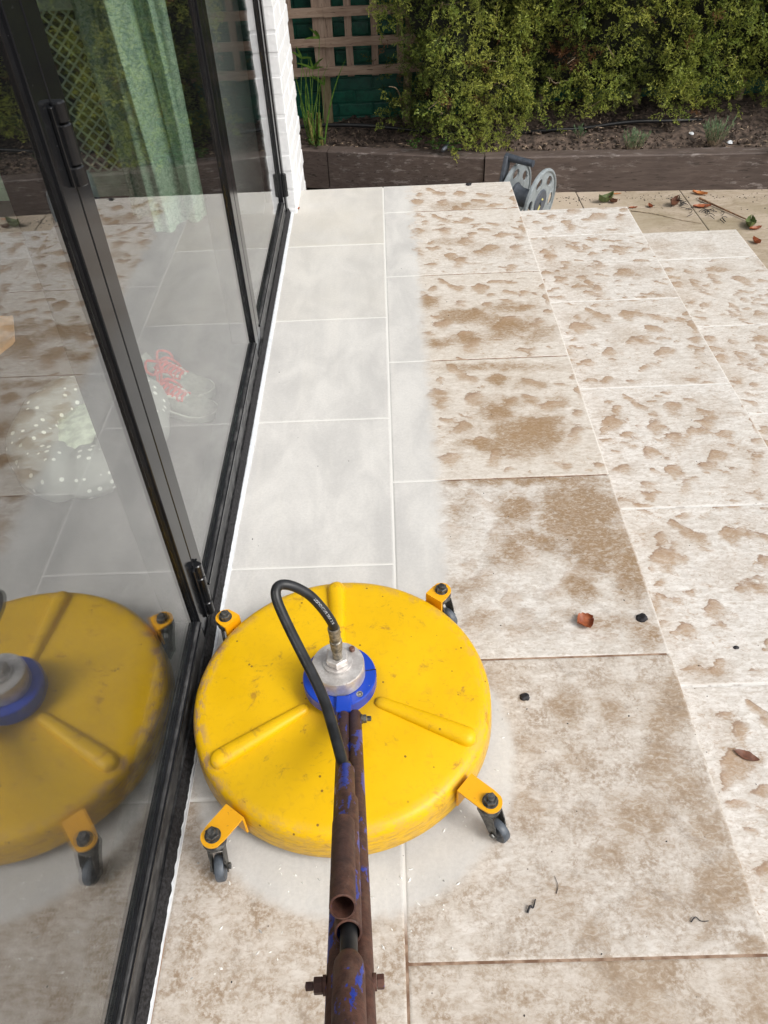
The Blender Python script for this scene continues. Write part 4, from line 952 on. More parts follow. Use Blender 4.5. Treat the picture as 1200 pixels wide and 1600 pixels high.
# printing on the hose
def hose_print():
    tot = [0]
    for i in range(1, len(HPc)): tot.append(tot[-1] + (HPc[i] - HPc[i - 1]).length)
    def at(s):
        s = max(0, min(tot[-1] - 1e-5, s)); i = max(k for k in range(len(tot)) if tot[k] <= s); i = min(i, len(HPc) - 2)
        t = (s - tot[i]) / max(1e-9, tot[i + 1] - tot[i]); return HPc[i].lerp(HPc[i + 1], t), (HPc[i + 1] - HPc[i]).normalized()
    V = []; F = []
    def put(txt, s0, size):
        cu = bpy.data.curves.new('t', 'FONT'); cu.body = txt; cu.size = size; ob = bpy.data.objects.new('t', cu); COL.objects.link(ob)
        dg = bpy.context.evaluated_depsgraph_get(); me = ob.evaluated_get(dg).to_mesh()
        o = len(V)
        wmax = max((v.co.x for v in me.vertices), default=0)
        for v in me.vertices:
            s = s0 - v.co.x; p, t = at(s)      # text reads back down towards the fitting
            up = Vector((.05, -.62, .78)); side = t.cross(up).normalized(); up = side.cross(t).normalized()
            a = -(v.co.y - size * .33) / .0091 + .15
            V.append(p + (up * math.cos(a) + side * math.sin(a)) * .00915)
        F.extend([tuple(o + i for i in f.vertices) for f in me.polygons])
        ob.evaluated_get(dg).to_mesh_clear(); bpy.data.objects.remove(ob); bpy.data.curves.remove(cu); return wmax
    put("TOUGHLINE 2SN 3/8", .080, .0068)
    m = MB(); m.v = [tuple(v) for v in V]; m.f = F; m.build('hose_lettering', 'hose_print', hose, False)
try: hose_print()
except Exception as e: print('print failed', e)

# ------------------------------------------------------------------ hose reel on the patio
reel = thing('hose_reel', (.74, 4.10, -.427), 'empty grey plastic hose reel standing on the patio behind the top slabs', 'hose reel')
nA = Vector((.80, -.60, -.06)).normalized(); c2_ = Vector((.815, 4.065, -.252)); c1_ = c2_ - nA * .15
def disc_frame(c):
    z = nA; x = Vector((0, 0, 1)); x = (x - z * x.dot(z)).normalized(); y = z.cross(x)
    return Matrix(((x.x, y.x, z.x, c.x), (x.y, y.y, z.y, c.y), (x.z, y.z, z.z, c.z), (0, 0, 0, 1)))
def flange(c, rot, outward):
    Rr = .168; Fm = disc_frame(c) @ Matrix.Rotation(rot, 4, 'Z'); m = MB(); NH = 6; N = 96; t = .006
    # plate with six rounded slots, triangulated between outer ring, holes and hub by a polar grid
    rings = [.066, .084, .092, .100, .110, .120, .130, .138, .146, .156]; NA_ = 180; vs = []; keep = []
    def inhole(r, a):
        k = round(a / (2 * math.pi / NH)) * (2 * math.pi / NH); da = (a - k); x = r * math.cos(da) - .1165; y = r * math.sin(da)
        return (abs(x / .0225)) ** 2.6 + (abs(y / .031)) ** 2.6 < 1
    rs_ = [.066 + (.156 - .066) * i / 18 for i in range(19)]
    for kz in (0, 1):
        for r in rs_:
            for k in range(NA_):
                a = 2 * math.pi * k / NA_; vs.append((r * math.cos(a), r * math.sin(a), t * (.5 - kz)))
    n1 = len(rs_) * NA_; cell = {}
    for i in range(len(rs_) - 1):
        for k in range(NA_):
            a = 2 * math.pi * (k + .5) / NA_; cell[i, k] = not inhole((rs_[i] + rs_[i + 1]) / 2, a)
    fs = []
    for (i, k), on in cell.items():
        if not on: continue
        k2 = (k + 1) % NA_; q = (i * NA_ + k, (i + 1) * NA_ + k, (i + 1) * NA_ + k2, i * NA_ + k2); fs.append(q); fs.append(tuple(n1 + x for x in q[::-1]))
        for (di, dk, e) in ((-1, 0, (q[0], q[3])), (1, 0, (q[2], q[1])), (0, -1, (q[1], q[0])), (0, 1, (q[3], q[2]))):
            nb = (i + di, (k + dk) % NA_)
            if cell.get(nb, di == 0 and True) is False: fs.append((e[0], e[1], n1 + e[1], n1 + e[0]))
    m.add(vs, fs, Fm)
    s = outward
    m.lathe([(.154, -.007), (.168, -.007), (.170, 0), (.168, .007), (.158, .010), (.154, .006)], 96, Fm, closed=True)
    # raised lips round the slots
    for h in range(NH):
        a = 2 * math.pi * h / NH; pts = []
        for k in range(25):
            b = 2 * math.pi * k / 24; x = .1165 + .0235 * math.copysign(abs(math.cos(b)) ** .77, math.cos(b)); y = .032 * math.copysign(abs(math.sin(b)) ** .77, math.sin(b))
            pts.append((x * math.cos(a) - y * math.sin(a), x * math.sin(a) + y * math.cos(a), .003 * s))
        m.tube(pts, .0025, 6, False, Fm)
    fl = m.build('flange', 'grey_plastic', reel, True, 40)
    MB().lathe([(.0001, -.004), (.064, -.004), (.068, 0), (.067, .004), (.060, .0085), (.0001, .009)] if s > 0 else [(.0001, -.009), (.060, -.0085), (.068, 0), (.060, .004), (.0001, .004)], 48, Fm).build('hub_cap', 'slate_plastic', fl, True, 30)
    return fl, Fm
f2, F2 = flange(c2_, R(22), 1); f1, F1 = flange(c1_, R(8), -1)
MB().lathe([(.045, -.143), (.058, -.141), (.048, -.11), (.046, -.05), (.058, -.010), (.045, -.006)], 40, F2, closed=True).build('drum', 'slate_plastic', reel, True, 40)
Mst = disc_frame(c2_)
m = MB(); m.box(-.036, .036, -.0085, .0085, .0092, .0102, F2 @ Matrix.Rotation(R(-22 - 38), 4, 'Z') @ Matrix.Translation((-.012, .0, 0)), ch=.0003); st_ = m.build('sticker', 'yellow_sticker', f2, False)
m = MB()
for k in range(8):
    m.box(-.026 + k * .0065, -.0225 + k * .0065, -.0035, .0035, .0103, .0105, F2 @ Matrix.Rotation(R(-60), 4, 'Z') @ Matrix.Translation((-.012, 0, 0)))
# frame: two A-legs and a handle with a crank
up = Vector((0, 0, 1)); side = nA.cross(up).normalized()
def P(c, u, s, n): return c + up * u + side * s + nA * n
fr = MB(); zf = -.427 - c1_.z
for n_ in (-.030,):
    fr.tube([P(c1_, zf + .012, -.16, n_), P(c1_, -.02, -.02, n_), P(c1_, 0, 0, n_)], [.012, .014, .02], 10); fr.tube([P(c1_, zf + .012, .16, n_), P(c1_, -.02, .02, n_), P(c1_, 0, 0, n_)], [.012, .014, .02], 10)
fr.tube([P(c1_, zf + .013, -.17, -.03), P(c1_, zf + .013, .17, -.03)], .013, 10)
fr.build('stand', 'dark_grey_plastic', reel, True, 40)
h = MB()
a0 = P(c1_, -.01, .07, -.028); a1 = P(c1_, .205, -.01, -.028)
def bar(m, a, b, w, t, ax):
    a = Vector(a); b = Vector(b); d = (b - a).normalized(); y = ax.normalized(); y = (y - d * y.dot(d)).normalized(); x = d.cross(y)
    Mx = Matrix(((x.x, y.x, d.x, a.x), (x.y, y.y, d.y, a.y), (x.z, y.z, d.z, a.z), (0, 0, 0, 1)))
    m.box(-w, w, -t, t, 0, (b - a).length, Mx, ch=min(w, t) * .4)
bar(h, P(c1_, .03, .095, -.034), P(c1_, .205, .040, -.034), .024, .012, nA)
bar(h, P(c1_, .03, .095, -.034), P(c1_, .0, .0, -.034), .020, .010, nA)
h.build('crank_arm', 'slate_plastic', reel, True, 30)
MB().tube([P(c1_, .198, .040, -.045), P(c1_, .198, .038, .03), P(c1_, .198, .034, .112)], [.021, .018, .0165], 20).build('crank_grip', 'dark_grey_plastic', reel, True, 35)
MB().tube([P(c1_, 0, 0, -.045), P(c1_, 0, 0, .165)], .014, 16).build('axle', 'slate_plastic', reel, True, 35)

# ------------------------------------------------------------------ trellis
tr = thing('trellis', (-.2, 5.3, -.25), 'weathered wooden square trellis standing in front of the green brick wall', 'trellis')
YT = 5.30
r = random.Random(5)
def slat(name, x0, x1, z0, z1, y, mat):
    nseg = 8; horiz = (x1 - x0) > (z1 - z0); vs = []
    for i in range(nseg + 1):
        t = i / nseg
        for (a, b) in ((0, 0), (1, 0), (1, 1), (0, 1)):
            w = .0018 * r.uniform(-1, 1)
            if horiz: vs.append((x0 + (x1 - x0) * t, y + b * .017, z0 + (z1 - z0) * a + w))
            else: vs.append((x0 + (x1 - x0) * a + w, y + b * .017, z0 + (z1 - z0) * t))
    fs = [(i * 4 + k, i * 4 + (k + 1) % 4, (i + 1) * 4 + (k + 1) % 4, (i + 1) * 4 + k) for i in range(nseg) for k in range(4)] + [(3, 2, 1, 0), tuple(nseg * 4 + k for k in range(4))]
    return MB().add(vs, fs).build(name, mat, tr, False)
for k in range(10):
    z = .078 + k * .1545
    slat('slat', -1.15, -.3180, z + .002, z + .047, YT - .018, 'trellis_wood'); slat('slat', -.3165, .72, z, z + .048, YT - .018, 'trellis_wood')
for x0 in (-1.0, -.85, -.70, -.545, -.386): slat('upright', x0, x0 + .062 if x0 == -.386 else x0 + .042, .066, 1.55, YT, 'trellis_upright')
for x0, w in ((-.3215, .052), (-.197, .041), (-.045, .041), (.108, .041), (.26, .041), (.412, .041), (.565, .041)): slat('upright', x0, x0 + w, .066, 1.55, YT, 'trellis_upright')
MB().box(-.368, -.309, YT + .018, YT + .075, -.40, 1.55, ch=.002).build('post', 'trellis_post', tr, False)
MB().box(.62, .68, YT + .018, YT + .075, -.40, 1.55, ch=.002).build('post', 'trellis_post', tr, False)

# black irrigation pipe across the bed
pts = curve_pts([(-.9, 5.18, -.20), (-.45, 5.14, -.16), (-.1, 5.12, -.165), (.3, 5.1, -.21), (.75, 5.02, -.215), (1.02, 4.96, -.185), (1.2, 4.98, -.19), (1.5, 4.98, -.165), (1.75, 5.0, -.175), (2.1, 5.06, -.20), (2.6, 5.1, -.24)], 8)
recentre(MB().tube(pts, .011, 10).build('irrigation_pipe', 'black_pipe', None, True, 60, label='thin black irrigation pipe running along the bed under the hedge', cat='pipe'))
recentre(MB().tube([(.350, 4.730, -.200), (.366, 4.752, -.190), (.388, 4.785, -.176)], [.010, .013, .009], 12).build('hose_connector', 'slate_plastic', None, True, 40, label='small grey hose connector lying in the bed by green leaves', cat='hose connector'))

# ------------------------------------------------------------------ conifer hedge
def mesh_from_np(name, V, F4, mat, attrs, parent, **kw):
    me = bpy.data.meshes.new(name); me.vertices.add(len(V)); me.vertices.foreach_set('co', V.astype(np.float32).ravel())
    nf = len(F4); me.loops.add(nf * 4); me.loops.foreach_set('vertex_index', F4.astype(np.int32).ravel()); me.polygons.add(nf)
    me.polygons.foreach_set('loop_start', np.arange(0, nf * 4, 4, dtype=np.int32)); me.polygons.foreach_set('loop_total', np.full(nf, 4, np.int32)); me.update(calc_edges=True)
    for nm, A in attrs.items():
        a = me.attributes.new(nm, 'FLOAT', 'POINT'); a.data.foreach_set('value', A.astype(np.float32))
    me.materials.append(MAT[mat]); o = bpy.data.objects.new(name, me); COL.objects.link(o)
    if parent: o.parent = parent; o.location = -parent.location
    return tag(o, **kw)
def sprig_template(rs):
    """a flat-ish conifer spray, 1 long in +z; returns quads and tip weights"""
    V = []; TP = []
    def leafq(p, d, L, w, t0, t1):
        d = d / np.linalg.norm(d); s = np.cross(d, rs.normal(size=3)); s /= np.linalg.norm(s)
        V.extend([p, p + d * L * .45 + s * w, p + d * L, p + d * L * .45 - s * w]); TP.extend([t0, (t0 + t1) / 2, t1, (t0 + t1) / 2])
    def branch(p, d, L, lvl):
        n = 5 if lvl == 0 else 3; cur = p.copy(); dd = d / np.linalg.norm(d)
        seg = L / n
        for i in range(n):
            dd = dd + rs.normal(size=3) * .16 + np.array([0, 0, .02]); dd /= np.linalg.norm(dd); t = (i + 1) / n
            w = .011 if lvl == 0 else .017
            leafq(cur, dd, seg * 1.15, w, max(0, .35 * t * (lvl + 1) - .1), .35 * (lvl + 1) * t)
            cur = cur + dd * seg
            if lvl < 1:
                for sgn in (-1, 1):
                    q = dd + np.array([sgn * .9, rs.normal() * .35, .0]) + rs.normal(size=3) * .2; branch(cur.copy(), q, L * (.42 - .04 * i) * rs.uniform(.6, 1.15), 1)
            else:
                for _ in range(2):
                    q = dd * .8 + rs.normal(size=3) * .6; leafq(cur, q, L * rs.uniform(.28, .48), .026, .55 + .25 * t, .85 + .15 * t)
        for _ in range(3): leafq(cur, dd + rs.normal(size=3) * .45, L * .22, .024, .75, 1.0)
    branch(np.zeros(3), np.array([0, 0, 1.]), 1.0, 0)
    return np.array(V), np.array(TP)
RS = np.random.RandomState(4)
TPL = [sprig_template(RS) for _ in range(7)]
def hedge_front(x, z):
    """y of the hedge face"""
    v = noise.noise(Vector((x * 1.6, z * 1.6, 2))) * .14 + noise.noise(Vector((x * 4.5, z * 4.5, 7))) * .07
    low = max(0, (.12 - z)) * .25
    lobe = math.exp(-((x - .42) / .30) ** 2) * .17 + math.exp(-((x - 1.42) / .2) ** 2) * .06
    return 4.93 - lobe + v + low * .3 + (.10 if x < .12 else 0)
def hedge_gap(x, z):
    return noise.noise(Vector((x * 3.1 + 5, z * 3.1, 11)))
def bottom(x):
    return -.17 - .05 * math.exp(-((x - .42) / .3) ** 2) + .035 * math.sin(x * 5 + .5) + (.05 if x > .8 else -.02) + .05 * noise.noise(Vector((x * 6, 0, 3)))
def shrub(label, x0, x1, seed, n_dens, z1=1.75):
    rs = np.random.RandomState(seed); rr = random.Random(seed); root = thing('conifer_hedge_shrub', ((x0 + x1) / 2, 5.15, -.25), label, 'hedge', 'conifer shrubs forming the hedge')
    Vs = []; Ts = []; Hs = []
    A = (x1 - x0) * (z1 + .25); N = int(n_dens * A)
    for i in range(N):
        x = rr.uniform(x0 - .05, x1 + .05); z = -.22 + (z1 + .22) * rr.random() ** 1.25
        zb = bottom(x)
        if z < zb + .02: continue
        if x < .10 + .09 * math.sin(z * 9) + .05 * math.sin(z * 23) and rr.random() < .85: continue
        dep = rr.random() ** 1.6 * .34; g = hedge_gap(x, z)
        if g > .22 and dep < .16: dep += .16
        y = hedge_front(x, z) + dep
        L = rr.uniform(.055, .12) * (1.0 if z > 0 else .8); V, TPp = TPL[rr.randrange(7)]
        d = np.array([rr.gauss(0, .55), -rr.uniform(.35, 1.1), rr.gauss(.15, .55)]); d /= np.linalg.norm(d)
        s = np.cross(d, rs.normal(size=3)); s /= np.linalg.norm(s); u = np.cross(s, d)
        B = np.stack([s, u, d], 0); W = (V * L) @ B + np.array([x, y, z]); W[:, 2] -= .35 * ((W[:, 1] - y) ** 2)
        Vs.append(W); hue = min(.94, max(0, .45 + .35 * noise.noise(Vector((x * 2.3, z * 2.3, 9))) + rr.gauss(0, .22)))
        if rr.random() < .012 or (abs(x - 1.12) < .10 and abs(z - .17) < .09 and rr.random() < .55): hue = 1.0
        Ts.append(TPp * (1.0 - .5 * min(1, dep / .30))); Hs.append(np.full(len(V), hue))  # colour darkens with depth, painting shade into the inner sprays
    V = np.concatenate(Vs); F = np.arange(len(V)).reshape(-1, 4)
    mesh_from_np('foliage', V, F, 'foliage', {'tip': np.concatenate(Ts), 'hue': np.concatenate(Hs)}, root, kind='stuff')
    # branches
    m = MB()
    for i in range(int(26 * (x1 - x0) / .9)):
        x = rr.uniform(x0 + .1, x1 - .05); z = rr.uniform(-.05, z1 - .2); y = hedge_front(x, z)
        p = Vector((x, y + .32, z - .12)); q = Vector((x + rr.uniform(-.16, .16), y + .03, z + rr.uniform(-.03, .14))); e = q + Vector((rr.uniform(-.06, .06), -.05, rr.uniform(-.02, .07)))
        m.tube(curve_pts([p, (p + q) / 2 + Vector((rr.uniform(-.03, .03), 0, .02)), q, e], 3), [.0045] * 4 + [.0032] * 3 + [.0022, .0018, .0012], 5)
    for i in range(3):
        x = x0 + (x1 - x0) * (i + .5) / 3; m.tube([(x, 5.32, -.25), (x + .03, 5.34, .3), (x - .03, 5.33, .9), (x, 5.33, z1 - .1)], [.028, .024, .018, .01], 8)
    m.build('branches', 'twig', root, True, 60)
    # dark sheet closing the shrub, its near-black colour standing in for deep shade
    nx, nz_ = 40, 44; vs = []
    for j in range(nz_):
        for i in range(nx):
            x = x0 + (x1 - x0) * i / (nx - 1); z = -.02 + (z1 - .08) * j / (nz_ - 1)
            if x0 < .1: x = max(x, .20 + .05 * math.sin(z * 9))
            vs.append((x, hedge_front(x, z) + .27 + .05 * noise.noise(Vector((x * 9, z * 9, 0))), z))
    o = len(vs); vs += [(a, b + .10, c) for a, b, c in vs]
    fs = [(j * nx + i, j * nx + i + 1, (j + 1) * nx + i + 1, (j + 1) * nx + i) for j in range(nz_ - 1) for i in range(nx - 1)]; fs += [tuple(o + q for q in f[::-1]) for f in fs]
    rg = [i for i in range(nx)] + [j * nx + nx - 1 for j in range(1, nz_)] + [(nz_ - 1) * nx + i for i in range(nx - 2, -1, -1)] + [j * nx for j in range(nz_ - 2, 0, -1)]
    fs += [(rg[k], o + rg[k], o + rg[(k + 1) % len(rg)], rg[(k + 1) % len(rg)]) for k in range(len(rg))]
    m = MB().add(vs, fs).build('inner_shade', 'hedge_core', root, True, 80, kind='stuff')
shrub('olive green conifer hedge shrub overhanging the trellis and the sleeper, left of the reel', .02, .84, 41, 1500)
shrub('olive green conifer hedge shrub with brown dead patch, middle of the hedge', .84, 1.75, 42, 1250)
shrub('bright green conifer hedge shrub at the right end of the picture', 1.75, 2.75, 43, 1250)
shrub('conifer hedge shrub continuing the hedge outside the right of the picture', 2.75, 3.8, 44, 420)

# ------------------------------------------------------------------ small plants
def blade(m, base, d, L, w, bend, n=7):
    base = Vector(base); d = Vector(d).normalized(); s = d.cross(Vector((0, 1, .2))).normalized(); vs = []
    for i in range(n + 1):
        t = i / n; p = base + d * (L * t) + Vector((bend[0], bend[1], -abs(bend[2]))) * (t * t * L); ww = w * (1 - t) ** .6 * (.5 + min(1, t * 4) * .5)
        vs += [p - s * ww, p + Vector((0, -.3, .1)) * ww * .6, p + s * ww]
    m.add(vs, [(i * 3 + k, i * 3 + k + 1, (i + 1) * 3 + k + 1, (i + 1) * 3 + k) for i in range(n) for k in range(2)])
rr = random.Random(9)
def lav(x, y, z, s, label, n=46):
    root = thing('lavender_plant', (x, y, z), label, 'plant', 'small lavender plants in the bed'); m = MB(); st_ = MB()
    for i in range(n):
        a = rr.random() * 6.28; t = rr.random() ** .6; d = Vector((math.cos(a) * t * .55, math.sin(a) * t * .45, 1)).normalized(); L = s * rr.uniform(.55, 1.05)
        b = Vector((x + math.cos(a) * t * s * .28, y + math.sin(a) * t * s * .2, z)); st_.tube([b, b + d * L * .8], [.0016, .001], 4)
        for k in range(9):
            tt = .25 + .75 * k / 8; p = b + d * (L * tt); aa = rr.random() * 6.28
            blade(m, p, d + Vector((math.cos(aa), math.sin(aa), .2)) * .5, .016 + .012 * rr.random(), .0022, (0, 0, .1), 2)
    m.build('leaves', 'lavender', root, False, kind='stuff'); st_.build('stems', 'twig', root, True, 60)
lav(1.455, 4.70, -.235, .115, 'small grey green lavender plant at the sleeper edge, under the middle of the hedge')
lav(1.93, 4.72, -.225, .14, 'bushy bright green lavender plant in bare soil, right part of the bed', 60)
lav(1.175, 4.86, -.205, .065, 'tiny lavender seedling right of the hose reel', 14)
lav(2.20, 4.53, -.225, .10, 'lavender sprig at the right edge of the picture', 24)
# flag plant by the white wall
fp_ = thing('flag_plant', (-.40, 5.02, -.22), 'flag plant with cut brown stalks and long green blades beside the white wall', 'plant')
m = MB()
for i in range(9):
    x = -.45 + .10 * rr.random(); y = 5.0 + .05 * rr.random(); L = rr.uniform(.12, .22); m.tube([(x, y, -.24), (x + rr.uniform(-.02, .02), y - .01, -.24 + L)], [.008, .006], 7)
m.build('stalks', 'stalk', fp_, True, 50)
for i in range(9):
    m = MB(); x = -.46 + .11 * rr.random(); y = 5.0 + .05 * rr.random(); L = rr.uniform(.25, .62)
    blade(m, (x, y, -.23), (rr.uniform(-.22, .22), -rr.uniform(0, .2), 1), L, rr.uniform(.004, .008), (rr.uniform(-.25, .25), -.1, .12), 10); m.build('leaf', 'blade_green', fp_, True, 80)
for (x, z) in ((-.345, .30), (-.40, .14), (-.34, .05), (-.46, .20)):
    m = MB()
    for k in range(4): blade(m, (x, 5.20, z), (rr.uniform(-.8, .8), -.2, rr.uniform(.1, 1)), rr.uniform(.07, .14), .009, (0, 0, .2), 6)
    m.tube([(x, 5.22, z), (x - .03, 5.14, z - .25), (-.42, 5.04, -.22)], [.0015, .002, .003], 5); m.build('shoot', 'blade_green', fp_, True, 80)
def weed(x, y, z, n, s, label, name='broadleaf_weed'):
    root = thing(name, (x, y, z), label, 'weed')
    for i in range(n):
        a = 6.28 * i / n + rr.random(); L = s * rr.uniform(.6, 1.1); c = Vector((x + math.cos(a) * L, y + math.sin(a) * L * .7 - .01, z + .02 + .04 * rr.random())); rad = s * rr.uniform(.35, .55); vs = [c + Vector((0, 0, -.003))]
        for k in range(10):
            b = 6.28 * k / 10; vs.append(c + Vector((math.cos(b) * rad, math.sin(b) * rad * .9, .006 * math.sin(b * 2) + rad * .35 * -math.sin(b))))
        m = MB(); m.add(vs, [(0, k + 1, (k + 1) % 10 + 1) for k in range(10)]); m.tube([(x, y, z), c], .0012, 4); m.build('leaf', 'weed_green', root, True, 80)
weed(-.40, 4.96, -.225, 6, .045, 'little round leaved weed at the foot of the flag plant')
weed(.315, 4.80, -.215, 6, .055, 'broad leaved green weed left of the grey hose connector')
weed(.415, 4.755, -.215, 5, .055, 'broad leaved green weed right of the grey hose connector')
weed(.19, 4.83, -.215, 9, .035, 'small leaved creeping weed under the left hedge shrub')

# ------------------------------------------------------------------ litter on the paving
def leaf_mesh(L, W, curl, rot, loc, mat, name, label, cat='leaf', jag=0.0, tilt=(0, 0), group=None):
    nx, ny = 14, 6; vs = []; Mx = Matrix.Translation(loc) @ Matrix.Rotation(rot, 4, 'Z') @ Matrix.Rotation(tilt[0], 4, 'X') @ Matrix.Rotation(tilt[1], 4, 'Y')
    for side_ in (0, 1):
        for j in range(ny + 1):
            for i in range(nx + 1):
                u = i / nx; v = (j / ny - .5) * 2; w = W * (math.sin(math.pi * min(1, u * .98 + .01)) ** .75) * (1 + jag * noise.noise(Vector((u * 9, v * 3, L * 50)))); x = (u - .5) * L; y = v * w * .5
                z = curl * (v * v * .6 + .8 * (u - .5) ** 2 * 2) * W + .002 * noise.noise(Vector((x * 90, y * 90, rot))) - side_ * .0006
                vs.append((x, y, z + .0022))
    n = (nx + 1) * (ny + 1); fs = []
    for j in range(ny):
        for i in range(nx):
            a = j * (nx + 1) + i; q = (a, a + 1, a + nx + 2, a + nx + 1); fs.append(q); fs.append(tuple(n + k for k in q[::-1]))
    m = MB().add(vs, fs, Mx); o = m.build(name, mat, None, True, 80, label=label, cat=cat, group=group); return recentre(o)
H = STEP
leaf_mesh(.040, .044, .35, .3, (.428, 1.102, 0), 'red_leaf', 'fallen_leaf', 'curled red brown leaf fragment on the stained slab right of the cleaner', jag=.3)
leaf_mesh(.052, .022, .10, R(-28), (.744, .839, -H), 'brown_leaf', 'fallen_leaf', 'pointed brown leaf on the first step down', jag=.1)
PZ = -3 * H
for (x, y, L, W, rot, mt, cl, lb) in (
    (1.828, 4.506, .085, .036, 2.6, 'orange_leaf', .5, 'orange leaf leaning on the sleeper at the stick end'), (1.787, 4.330, .10, .042, 3.1, 'red_leaf', .3, 'long red leaf beside the bamboo stick'),
    (1.640, 4.365, .07, .05, .8, 'brown_leaf', 1.0, 'crumpled brown leaf left of the twig cluster'), (1.96, 4.060, .10, .055, 1.2, 'green_leaf', .8, 'curled dark green leaf on the patio at the right'),
    (1.975, 4.02, .07, .03, .2, 'red_leaf', .5, 'red leaf tucked under the curled green leaf'), (1.922, 3.858, .055, .035, 2.0, 'red_leaf', .8, 'dark red curled leaf below the green one, by the lower step'),
    (1.408, 4.358, .05, .018, .1, 'red_leaf', .3, 'small flat red leaf just behind the first step'), (1.505, 4.357, .04, .026, 1.9, 'red_leaf', .7, 'tiny crumpled red leaf halfway along the patio'),
    (1.272, 4.452, .10, .05, .4, 'green_leaf', 1.1, 'shrivelled dark green leaf near the sleeper, right of the reel'), (1.36, 4.562, .06, .015, .05, 'orange_leaf', .2, 'thin orange leaf at the foot of the sleeper'),
    (1.31, 4.44, .06, .03, 2.3, 'brown_leaf', 1.0, 'dark curled leaf scrap next to the shrivelled green leaf')):
    leaf_mesh(L, W, cl, rot, (x, y, PZ), mt, 'fallen_leaf', lb, jag=.25)
def lump(x, y, z, s, label, cat='debris', mat='dark_debris', name='dark_clump'):
    bm = bmesh.new(); bmesh.ops.create_icosphere(bm, subdivisions=3, radius=s)
    for v in bm.verts:
        k = 1 + .45 * noise.noise(v.co * (2.2 / s) * .6 + Vector((x * 9, y * 7, 0))); v.co = Vector((v.co.x * k, v.co.y * k * .85, max(0, v.co.z * .45 * k + s * .2)))
    m = MB(); bm.verts.index_update(); m.add([v.co.copy() for v in bm.verts], [[v.index for v in f.verts] for f in bm.faces], Matrix.Translation((x, y, z + .0003))); bm.free()
    return recentre(m.build(name, mat, None, True, 80, label=label, cat=cat))
lump(.560, 1.110, 0, .013, 'flat dark grey clump of dirt near the step edge, right of the red leaf', name='dirt_clump')
lump(.264, .911, 0, .0105, 'small black clump of dirt just right of the yellow cleaner', name='dirt_clump')
lump(.817, 1.122, -H, .006, 'small black speck of dirt on the first step', name='dirt_clump')
lump(.400, 3.690, 0, .014, 'black crumb on the far edge of the terrace', name='dirt_clump')
def twig(pts, r0, label, mat='dark_debris', name='twig', cat='twig'):
    P_ = curve_pts(pts, 5); return recentre(MB().tube(P_, [r0 * (1 - .5 * i / (len(P_) - 1)) for i in range(len(P_))], 7).build(name, mat, None, True, 60, label=label, cat=cat))
twig([(.207, .484, .003), (.213, .494, .006), (.218, .492, .004), (.224, .506, .003)], .0022, 'curly black scrap lying on the big grey brown slab')
twig([(.262, .515, .0016), (.267, .528, .002), (.264, .545, .0016)], .0007, 'thin curved hair like twig on the grey brown slab')
twig([(.480, .463, .002), (.489, .470, .004), (.497, .464, .002), (.510, .464, .0016)], .0011, 'small bent twig at the lower right of the grey brown slab')
twig([(1.800, 4.425, PZ + .012), (1.86, 4.32, PZ + .010), (1.968, 4.122, PZ + .009)], .007, 'straight brown bamboo stick lying across the patio', 'bamboo', 'bamboo_stick', 'stick')
twig([(1.384, 4.316, PZ + .003), (1.50, 4.26, PZ + .004), (1.62, 4.17, PZ + .003), (1.716, 4.114, PZ + .003)], .0022, 'long thin vine stem trailing over the patio slab', 'twig')
m = MB()
for i in range(34):
    x = 1.66 + rr.random() * .20; y = 4.20 + rr.random() * .22; y = 4.43 - (x - 1.66) * 1.3 + rr.uniform(-.05, .05) if rr.random() < .7 else y; a = rr.random() * 6.28; L = rr.uniform(.02, .06)
    m.tube(curve_pts([(x, y, PZ + .004), (x + math.cos(a) * L * .5, y + math.sin(a) * L * .5, PZ + .012), (x + math.cos(a + .5) * L, y + math.sin(a + .5) * L, PZ + .004)], 3), .0016, 5)
m.build('twig_cluster', 'dark_debris', None, True, 60, label='tangle of dark dry twigs on the patio joint', cat='twigs', kind='stuff')
m = MB()
for i in range(260):
    x = rr.uniform(1.0, 2.6); y = 4.53 - .06 * (x - 1) + rr.uniform(-.05, .03) * (1 if rr.random() < .7 else 4); s = rr.uniform(.002, .007); a = rr.random() * 6.28
    m.add([(s, 0, 0), (0, s * .6, 0), (-s, 0, 0), (0, -s * .6, 0), (0, 0, s * .5)], [(0, 1, 4), (1, 2, 4), (2, 3, 4), (3, 0, 4)], Matrix.Translation((x, y, PZ + .001)) @ Matrix.Rotation(a, 4, 'Z'))
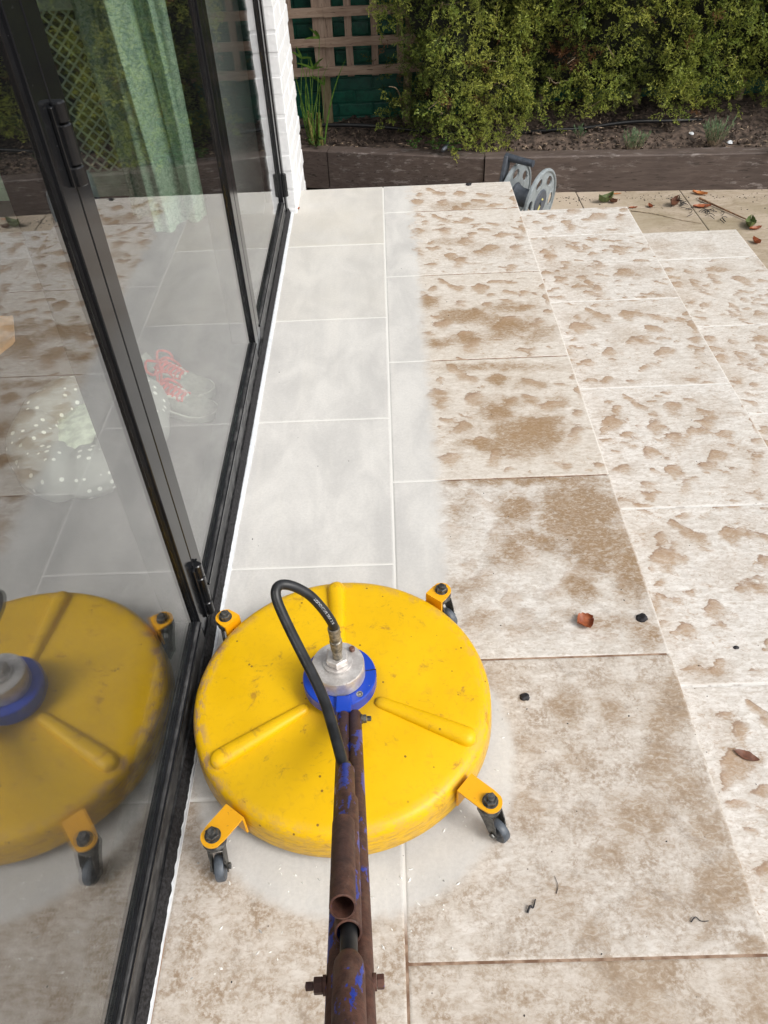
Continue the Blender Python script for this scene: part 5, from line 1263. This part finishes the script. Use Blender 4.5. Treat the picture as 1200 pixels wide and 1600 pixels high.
m.build('patio_debris', 'dark_debris', None, False, label='dark crumbs of bark and soil along the foot of the sleeper', cat='debris', kind='stuff')
# pale grit washed out of the joints round the cleaner, and dark specks on the slabs
m = MB(); m2 = MB()
for i in range(80):
    if i % 2: x = rr.uniform(-.40, .1); y = rr.uniform(.30, .60)
    else: a = rr.uniform(3.3, 6.4); d_ = rr.uniform(.305, .36); x = CX + d_ * math.cos(a); y = CY + d_ * math.sin(a)
    if x < -.395: continue
    s = rr.uniform(.0008, .0024); L = s * rr.uniform(1, 3.2)
    m.add([(L, 0, 0), (0, s, 0), (-L, 0, 0), (0, -s, 0), (0, 0, s * .9)], [(0, 1, 4), (1, 2, 4), (2, 3, 4), (3, 0, 4)], Matrix.Translation((x, y, .0002)) @ Matrix.Rotation(rr.random() * 6.28, 4, 'Z'))
for i in range(240):
    x = rr.uniform(-.38, 1.7); y = rr.uniform(.3, 3.6)
    if x < .14 and rr.random() < .75: continue
    z = 0 if x < .59 else (-H if x < 1.16 else -2 * H); s = rr.uniform(.0009, .0028); 
    if abs(x - .59) < .012 or abs(x - 1.16) < .012: continue
    m2.add([(s, 0, 0), (0, s * .7, 0), (-s, 0, 0), (0, -s * .7, 0), (0, 0, s * .7)], [(0, 1, 4), (1, 2, 4), (2, 3, 4), (3, 0, 4)], Matrix.Translation((x, y, z + .0001)) @ Matrix.Rotation(rr.random() * 6.28, 4, 'Z'))
m.build('pale_grit', 'stone_bit', None, False, label='pale grit washed out around the yellow cleaner', cat='grit', kind='stuff')
m2.build('dirt_specks', 'dark_debris', None, False, label='tiny dark dirt specks scattered over the slabs and steps', cat='dirt', kind='stuff')
leaf_mesh(.022, .012, .5, 1.0, (-.388, 3.49, 0), 'red_leaf', 'fallen_leaf', 'tiny red leaf at the foot of the white brick wall')
# white stones in the bed
for (x, y, s, lb) in ((1.835, 4.86, .020, 'white stone in the bed left of the bushy lavender'), (2.03, 4.75, .018, 'pale round stone in the bed right of the bushy lavender')):
    lump(x, y, soil_z(x, y) + .01, s, lb, 'stone', 'sealant', 'stone')
